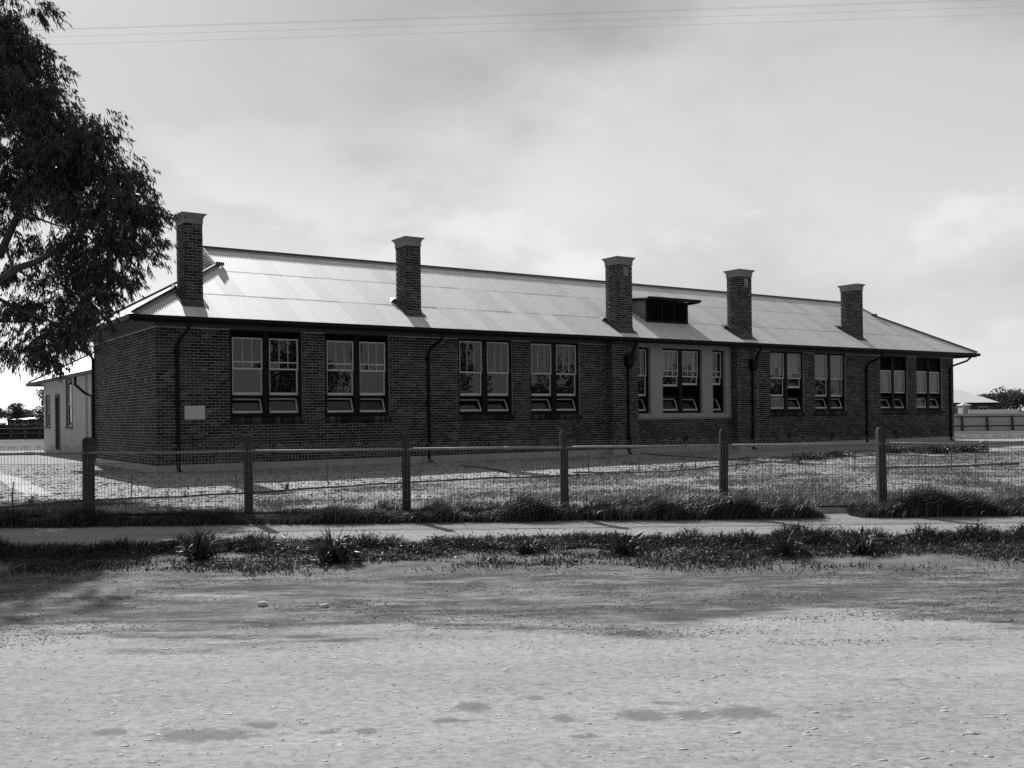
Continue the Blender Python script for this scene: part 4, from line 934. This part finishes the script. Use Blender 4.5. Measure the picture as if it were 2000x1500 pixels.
for i, (pts, r) in enumerate(limbs):
    P = ([T0] if i < 7 and i != 6 else []) + pts; rr = [r * 1.25 * (1 - .8 * k / (len(P) - 1)) for k in range(len(P))]
    MB().tube(P, rr, 8).build('limb', M['bark'], tree, True)
lobes = [(15, 40, 78, 0, 1), (50, 130, 66, .3, 1), (0, 160, 90, .4, 1), (60, 185, 60, -.2, 1), (85, 230, 55, -.3, .9), (95, 280, 78, .2, 1), (165, 262, 50, -.3, .95), (190, 250, 32, .2, .7), (45, 285, 55, .5, .8), (150, 330, 82, 0, 1.1), (90, 365, 60, .2, 1),
         (215, 330, 58, .3, .8), (255, 345, 44, .3, .5), (262, 400, 52, 0, .8), (290, 420, 38, .1, .6), (190, 420, 82, -.3, 1.2), (255, 470, 58, 0, .9), (225, 525, 48, .1, .8), (150, 480, 55, .2, .9), (175, 545, 52, -.1, .9), (120, 555, 38, 0, .6),
         (95, 470, 22, .3, .5), (80, 545, 36, .2, .35), (35, 575, 30, .1, .3), (20, 605, 22, .1, .25), (200, 575, 26, 0, .3), (140, 598, 36, .1, .6), (20, 330, 45, .3, .6), (10, 410, 40, .4, .35), (30, 380, 35, .4, .4), (15, 520, 26, .3, .25), (20, 470, 30, .4, .25),
         (150, 640, 48, -.3, .6), (185, 632, 30, -.3, .5), (105, 650, 42, -.2, .45), (60, 665, 32, -.1, .35), (145, 675, 24, -.3, .25), (75, 610, 22, 0, .3), (30, 690, 18, 0, .3), (95, 710, 11, -.2, .3), (75, 690, 14, -.2, .15),
         (-60, 60, 110, .4, 1), (-90, 220, 120, .6, 1), (-220, 140, 130, .9, .9), (-200, 300, 110, .8, .8), (-280, 260, 100, .9, .8), (-80, 380, 60, .8, .5), (-160, 440, 70, .6, .6)]
LB, LD, LL, LWd = [], [], [], []; twigs = MB()
for (lx_, ly_, lr, dd, den) in lobes:
    if ly_ > 600: ly_ -= 12
    D = 22.0 + dd * 1.4; R = lr / FOC * D; c = TW(lx_, ly_, D); inv = lx_ < -30
    ns = int(19 * den * (R / .8) ** 2 * (.6 if inv else 1)) + 3         # leafy sprays, each a clump of hanging twigs
    for q_ in range(ns):
        d = Vector(rng.normal(size=3)); d.normalize(); rad = R * .90 * (rng.random() ** .45)
        sc_ = c + Vector((d.x * rad, d.y * rad * 1.4, d.z * rad * .95)); sr = rng.uniform(.18, .36)
        root = sc_ - Vector((d.x * .35, d.y * .35, d.z * .2 + .12)); twigs.tube([root - Vector((d.x, d.y, .4)) * .35, root, sc_], [.011, .007, .003], 4, False)
        for k in range(int(rng.integers(9, 16))):
            e_ = Vector(rng.normal(size=3)); e_.normalize(); q = sc_ + Vector((e_.x, e_.y, e_.z * .8)) * sr * (rng.random() ** .5)
            out = Vector((d.x * .5 + e_.x * .5, d.y * .5 + e_.y * .5, e_.z * .3 - .5 + rng.normal() * .2)); out.normalize()
            tl_ = rng.uniform(.18, .42); nl = int(rng.integers(12, 20)); tpos = rng.random(nl)
            B = np.array(q)[None] + np.array(out)[None] * (tpos * tl_)[:, None] + rng.normal(0, .022, (nl, 3))
            dr_ = np.array(out)[None] * .5 + rng.normal(0, .42, (nl, 3)) + np.array([0.08, 0, -.9])[None]
            dr_ /= np.linalg.norm(dr_, axis=1)[:, None]
            LB.append(B); LD.append(dr_); LL.append(rng.uniform(.10, .20, nl)); LWd.append(rng.uniform(.020, .038, nl))
V, F = leaves(np.concatenate(LB), np.concatenate(LD), np.concatenate(LL), np.concatenate(LWd))
np_obj('crown', V, F, M['leaf'], tree); twigs.build('twigs', M['bark'], tree)['kind'] = 'stuff'
print('tree leaves', len(V) // 4)
# ------------------------------------------------------------------ distant trees
def far_tree(name, x, y, h, w, seed, label, n=2600, leaf=.5, trunk_h=.3, group='trees in the distance', flat=.62):
    r_ = np.random.default_rng(seed); t_ = tag(empty(name, (x, y, 0)), label, 'tree', group)
    lob = [(r_.normal(0, w * .22), r_.normal(0, w * .2), h * (trunk_h + .36) + r_.normal(0, h * .14), w * r_.uniform(.20, .34)) for _ in range(9)]
    P = []
    for k in range(n):
        a = lob[int(r_.integers(0, 9))]; d = r_.normal(size=3); d /= np.linalg.norm(d); rad = a[3] * r_.random() ** .35
        P.append((a[0] + d[0] * rad, a[1] + d[1] * rad, min(max(a[2] + d[2] * rad * flat * 1.3, h * trunk_h * .8), h)))
    P = np.array(P); D = r_.normal(size=(n, 3)); D /= np.linalg.norm(D, axis=1)[:, None]
    V, F = leaves(P, D, leaf * r_.uniform(.6, 1.3, n), leaf * .6 * r_.uniform(.6, 1.2, n))
    np_obj('crown', V, F, M['far_leaf'], t_)
    tm = MB().tube([(0, 0, -.2), (w * .01, 0, h * .25), (w * .03, 0, h * (trunk_h + .3))], [h * .035, h * .028, h * .015], 8)
    for k in range(3): tm.tube([(w * .01, 0, h * (.2 + .06 * k)), (w * (.2 * (k - 1)), w * .1 * (k - 1), h * (trunk_h + .25))], [h * .016, h * .006], 6)
    tm.build('trunk', M['bark'], t_, True)
def fp(px, d): return at_depth(px, 820, d).x
far_tree('spreading_tree', fp(30, 150), 150, 4.3, 3.4, 1, 'round dark tree beyond the left boundary hedge', 2600, .32, .26)
far_tree('spreading_tree', fp(-14, 155), 155, 4.4, 3.4, 2, 'dark tree cut by the left edge of the picture', 1600, .35)
far_tree('spreading_tree', fp(88, 110), 110, 5.0, 3.0, 3, 'dark tree half hidden by the far corner of the annexe', 1600, .3)
far_tree('spreading_tree', fp(62, 190), 190, 3.6, 6.0, 4, 'low dark tree on the horizon behind the distant shed on the left', 1400, .5)
far_tree('spreading_tree', fp(1985, 160), 160, 5.6, 6.4, 5, 'dark distant tree at the right edge beyond the paling fence', 2200, .45)
far_tree('spreading_tree', fp(1950, 230), 230, 5.2, 9.0, 6, 'low dark tree on the horizon right of the far house', 1800, .7)
for i, (x, y, h, w, lab) in enumerate([(30, -8, 10, 8, 'mirrored in the first pair of windows'), (42, -1, 9, 8, 'mirrored in the second pair of windows'), (52, 9, 8, 8, 'mirrored in the third pair of windows'), (60, 22, 9, 9, 'mirrored in the fourth pair of windows')]):
    far_tree('roadside_tree', x, y, h, w, 30 + i, 'tree down the road, seen only %s' % lab, 3000, .45, .25, 'trees mirrored in the windows', .8)
for i, (x, y, h, w) in enumerate([(36, -12, 5.5, 7), (48, -6, 5.2, 7), (60, 3, 6, 8), (68, 14, 5.4, 8), (72, 26, 6.2, 8), (80, 36, 5.5, 9), (26, -18, 5, 7)]):
    far_tree('roadside_bush', x, y, h, w, 50 + i, 'low bushy tree mirrored in the lower window panes, %s of seven along the road' % ords[i], 2200, .5, .08, 'low trees mirrored in the windows', .8)
# ------------------------------------------------------------------ distant buildings and boundaries
hd = 92.0
V = []; n_ = 9000; X = rng.uniform(fp(-140, hd), fp(118, hd), n_); Y = hd + rng.uniform(-.5, .5, n_); Z = rng.random(n_) ** .8 * (1.22 + .12 * fbm(X * .5, X * 0, 7, 3))
D = rng.normal(size=(n_, 3)); D /= np.linalg.norm(D, axis=1)[:, None]
hg = tag(empty('boundary_hedge', (0, 0, 0)), 'dark clipped hedge along the left boundary of the grounds', 'hedge')
np_obj('foliage', *leaves(np.stack([X, Y, Z], 1), D, rng.uniform(.15, .3, n_), rng.uniform(.12, .2, n_)), M['far_leaf'], hg)
MB().box((fp(-140, hd), hd - .25, -.1), (fp(118, hd), hd + .25, 1.0)).build('hedge_core', M['far_leaf'], hg)
bf = tag(empty('boundary_fence', (0, 0, 0)), 'low wire boundary fence before the hedge on the left', 'fence')
for k in range(9): MB().box((fp(-120 + 28 * k, 89), 88.95, -.1), (fp(-120 + 28 * k, 89) + .1, 89.05, 1.0)).build('post', M['timber'], bf)
MB().box((fp(-120, 89), 89, .93), (fp(118, 89), 89.04, .98)).box((fp(-120, 89), 89, .5), (fp(118, 89), 89.02, .52)).build('rail', M['pipe'], bf)
def house(name, x, y, w, d, hw_, hr, wallm, label, rz=0.0, wins=3, hip=1.0):
    o = tag(empty(name, (x, y, 0), rz), label, 'house', None)
    MB().box((-w/2, -d/2, -.1), (w/2, d/2, hw_)).build('wall', M[wallm], o); ov = .4
    i_ = min(d / 2 + ov, w / 2) * hip
    MB().add([(-w/2-ov, -d/2-ov, hw_), (w/2+ov, -d/2-ov, hw_), (w/2+ov, d/2+ov, hw_), (-w/2-ov, d/2+ov, hw_), (-w/2-ov+i_, 0, hr), (w/2+ov-i_, 0, hr)], [(0,1,5,4), (2,3,4,5), (3,0,4), (1,2,5), (3,2,1,0)]).build('roof', M['iron'], o)
    MB().box((-w/2-ov, -d/2-ov-.05, hw_-.12), (w/2+ov, -d/2-ov-.003, hw_+.02)).build('fascia', M['dark_paint'], o)
    for k in range(wins):
        xx = -w/2 + w * (k + .5) / wins
        wd_ = MB().box((xx - .5, -d/2 - .05, .8), (xx + .5, -d/2 + .05, 2.0)).build('window', M['sash'], o)
        for q in (0, 1): MB().box((xx - .42 + q * .45, -d/2 - .07, .9), (xx - .03 + q * .45, -d/2 - .04, 1.9)).build('pane', M['dark_paint'], wd_)
    return o
house('distant_house', fp(1868, 112), 112, 5.2, 7, 2.42, 3.95, 'frieze', 'low distant house with a bright hipped iron roof beyond the right end of the school', wins=2)
house('distant_house', fp(66, 140), 140, 3.6, 5, 1.9, 2.15, 'timber', 'small dark distant building with pale framed windows beside the left hedge', wins=2)
house('distant_house', fp(34, 172), 172, 3.4, 5, 1.15, 1.6, 'white_wall', 'tiny pale roofed building under the round tree on the left', wins=1)
ot = tag(empty('outhouse', (fp(1883.5, 90), 90, 0)), 'small pale outhouse with a bright pyramid roof before the far house', 'outhouse')
MB().box((-.36, -.5, -.1), (.30, .5, 2.05)).build('wall', M['plaster'], ot)
MB().add([(-.48, -.6, 2.03), (.42, -.6, 2.03), (.42, .6, 2.03), (-.48, .6, 2.03), (-.03, 0, 2.32)], [(0,1,4), (1,2,4), (2,3,4), (3,0,4), (3,2,1,0)]).build('roof', M['sash'], ot)
MB().box((-.40, -.52, 1.0), (-.26, -.505, 2.03)).build('corner_board', M['sash'], ot)
fd = 79.0; fx0, fx1 = fp(1700, fd), fp(2100, fd)
pf = tag(empty('paling_fence', (0, 0, 0)), 'grey corrugated sheet fence with dark posts and rails beyond the right end of the school', 'fence')
fs = MB(); k = 0; x = fx0
while x < fx1 - .02:
    fs.box((x, fd - .01 * (k % 2), -.1), (x + .095, fd + .03, 1.30)); x += .1; k += 1
fo = fs.build('sheeting', M['sash'], pf); fo['kind'] = 'stuff'
for k in range(8): MB().bar((fp(1830 + k * 49 - 0, fd) , fd - .11, -.2), (fp(1829 + k * 49, fd) - .02, fd - .11, 1.12), .13, .12, up=(0, 1, 0)).build('post', M['timber'], pf)
for z in (.25, 1.0): MB().box((fx0, fd - .045, z), (fx1, fd - .015, z + .09)).build('rail', M['timber'], pf)
MB().box((fp(1892, fd + 3), fd + 3, 1.0), (fp(1990, fd + 3), fd + 3.05, 1.62)).build('white_panel', M['sash'], pf)
# ------------------------------------------------------------------ overhead line: poles stand outside the frame
poles = []
for x, z, lab in ((-27, 6.9, 'left'), (27, 8.0, 'right')):
    p = tag(empty('line_pole', (x, 13.55, 0)), 'timber line pole with crossarm standing beyond the %s edge of the picture' % lab, 'pole')
    MB().tube([(0, 0, -.6), (0, 0, z + .5)], [.14, .10], 10).build('shaft', M['bark'], p, True)
    MB().box((-.05, -.75, z - .35), (.05, .75, z - .24)).build('crossarm', M['timber'], p)
for i, (z0, z1) in enumerate(((6.42, 7.50), (6.56, 7.62), (6.68, 7.74), (6.70, 7.80))):
    yv = 13.55 + (-.6, -.2, .2, .6)[i] * .15; sg = .16
    pts = [(-27 + 54 * k / 24, yv, z0 + (z1 - z0) * k / 24 - sg * (1 - (k / 12 - 1) ** 2)) for k in range(25)]
    o = MB().tube(pts, .0010, 5).build('overhead_wire', M['line_wire'])
    tag(o, 'thin overhead wire across the top of the sky, %s of four' % ['lowest', 'second lowest', 'second highest', 'highest'][i], 'wire', 'overhead wires')
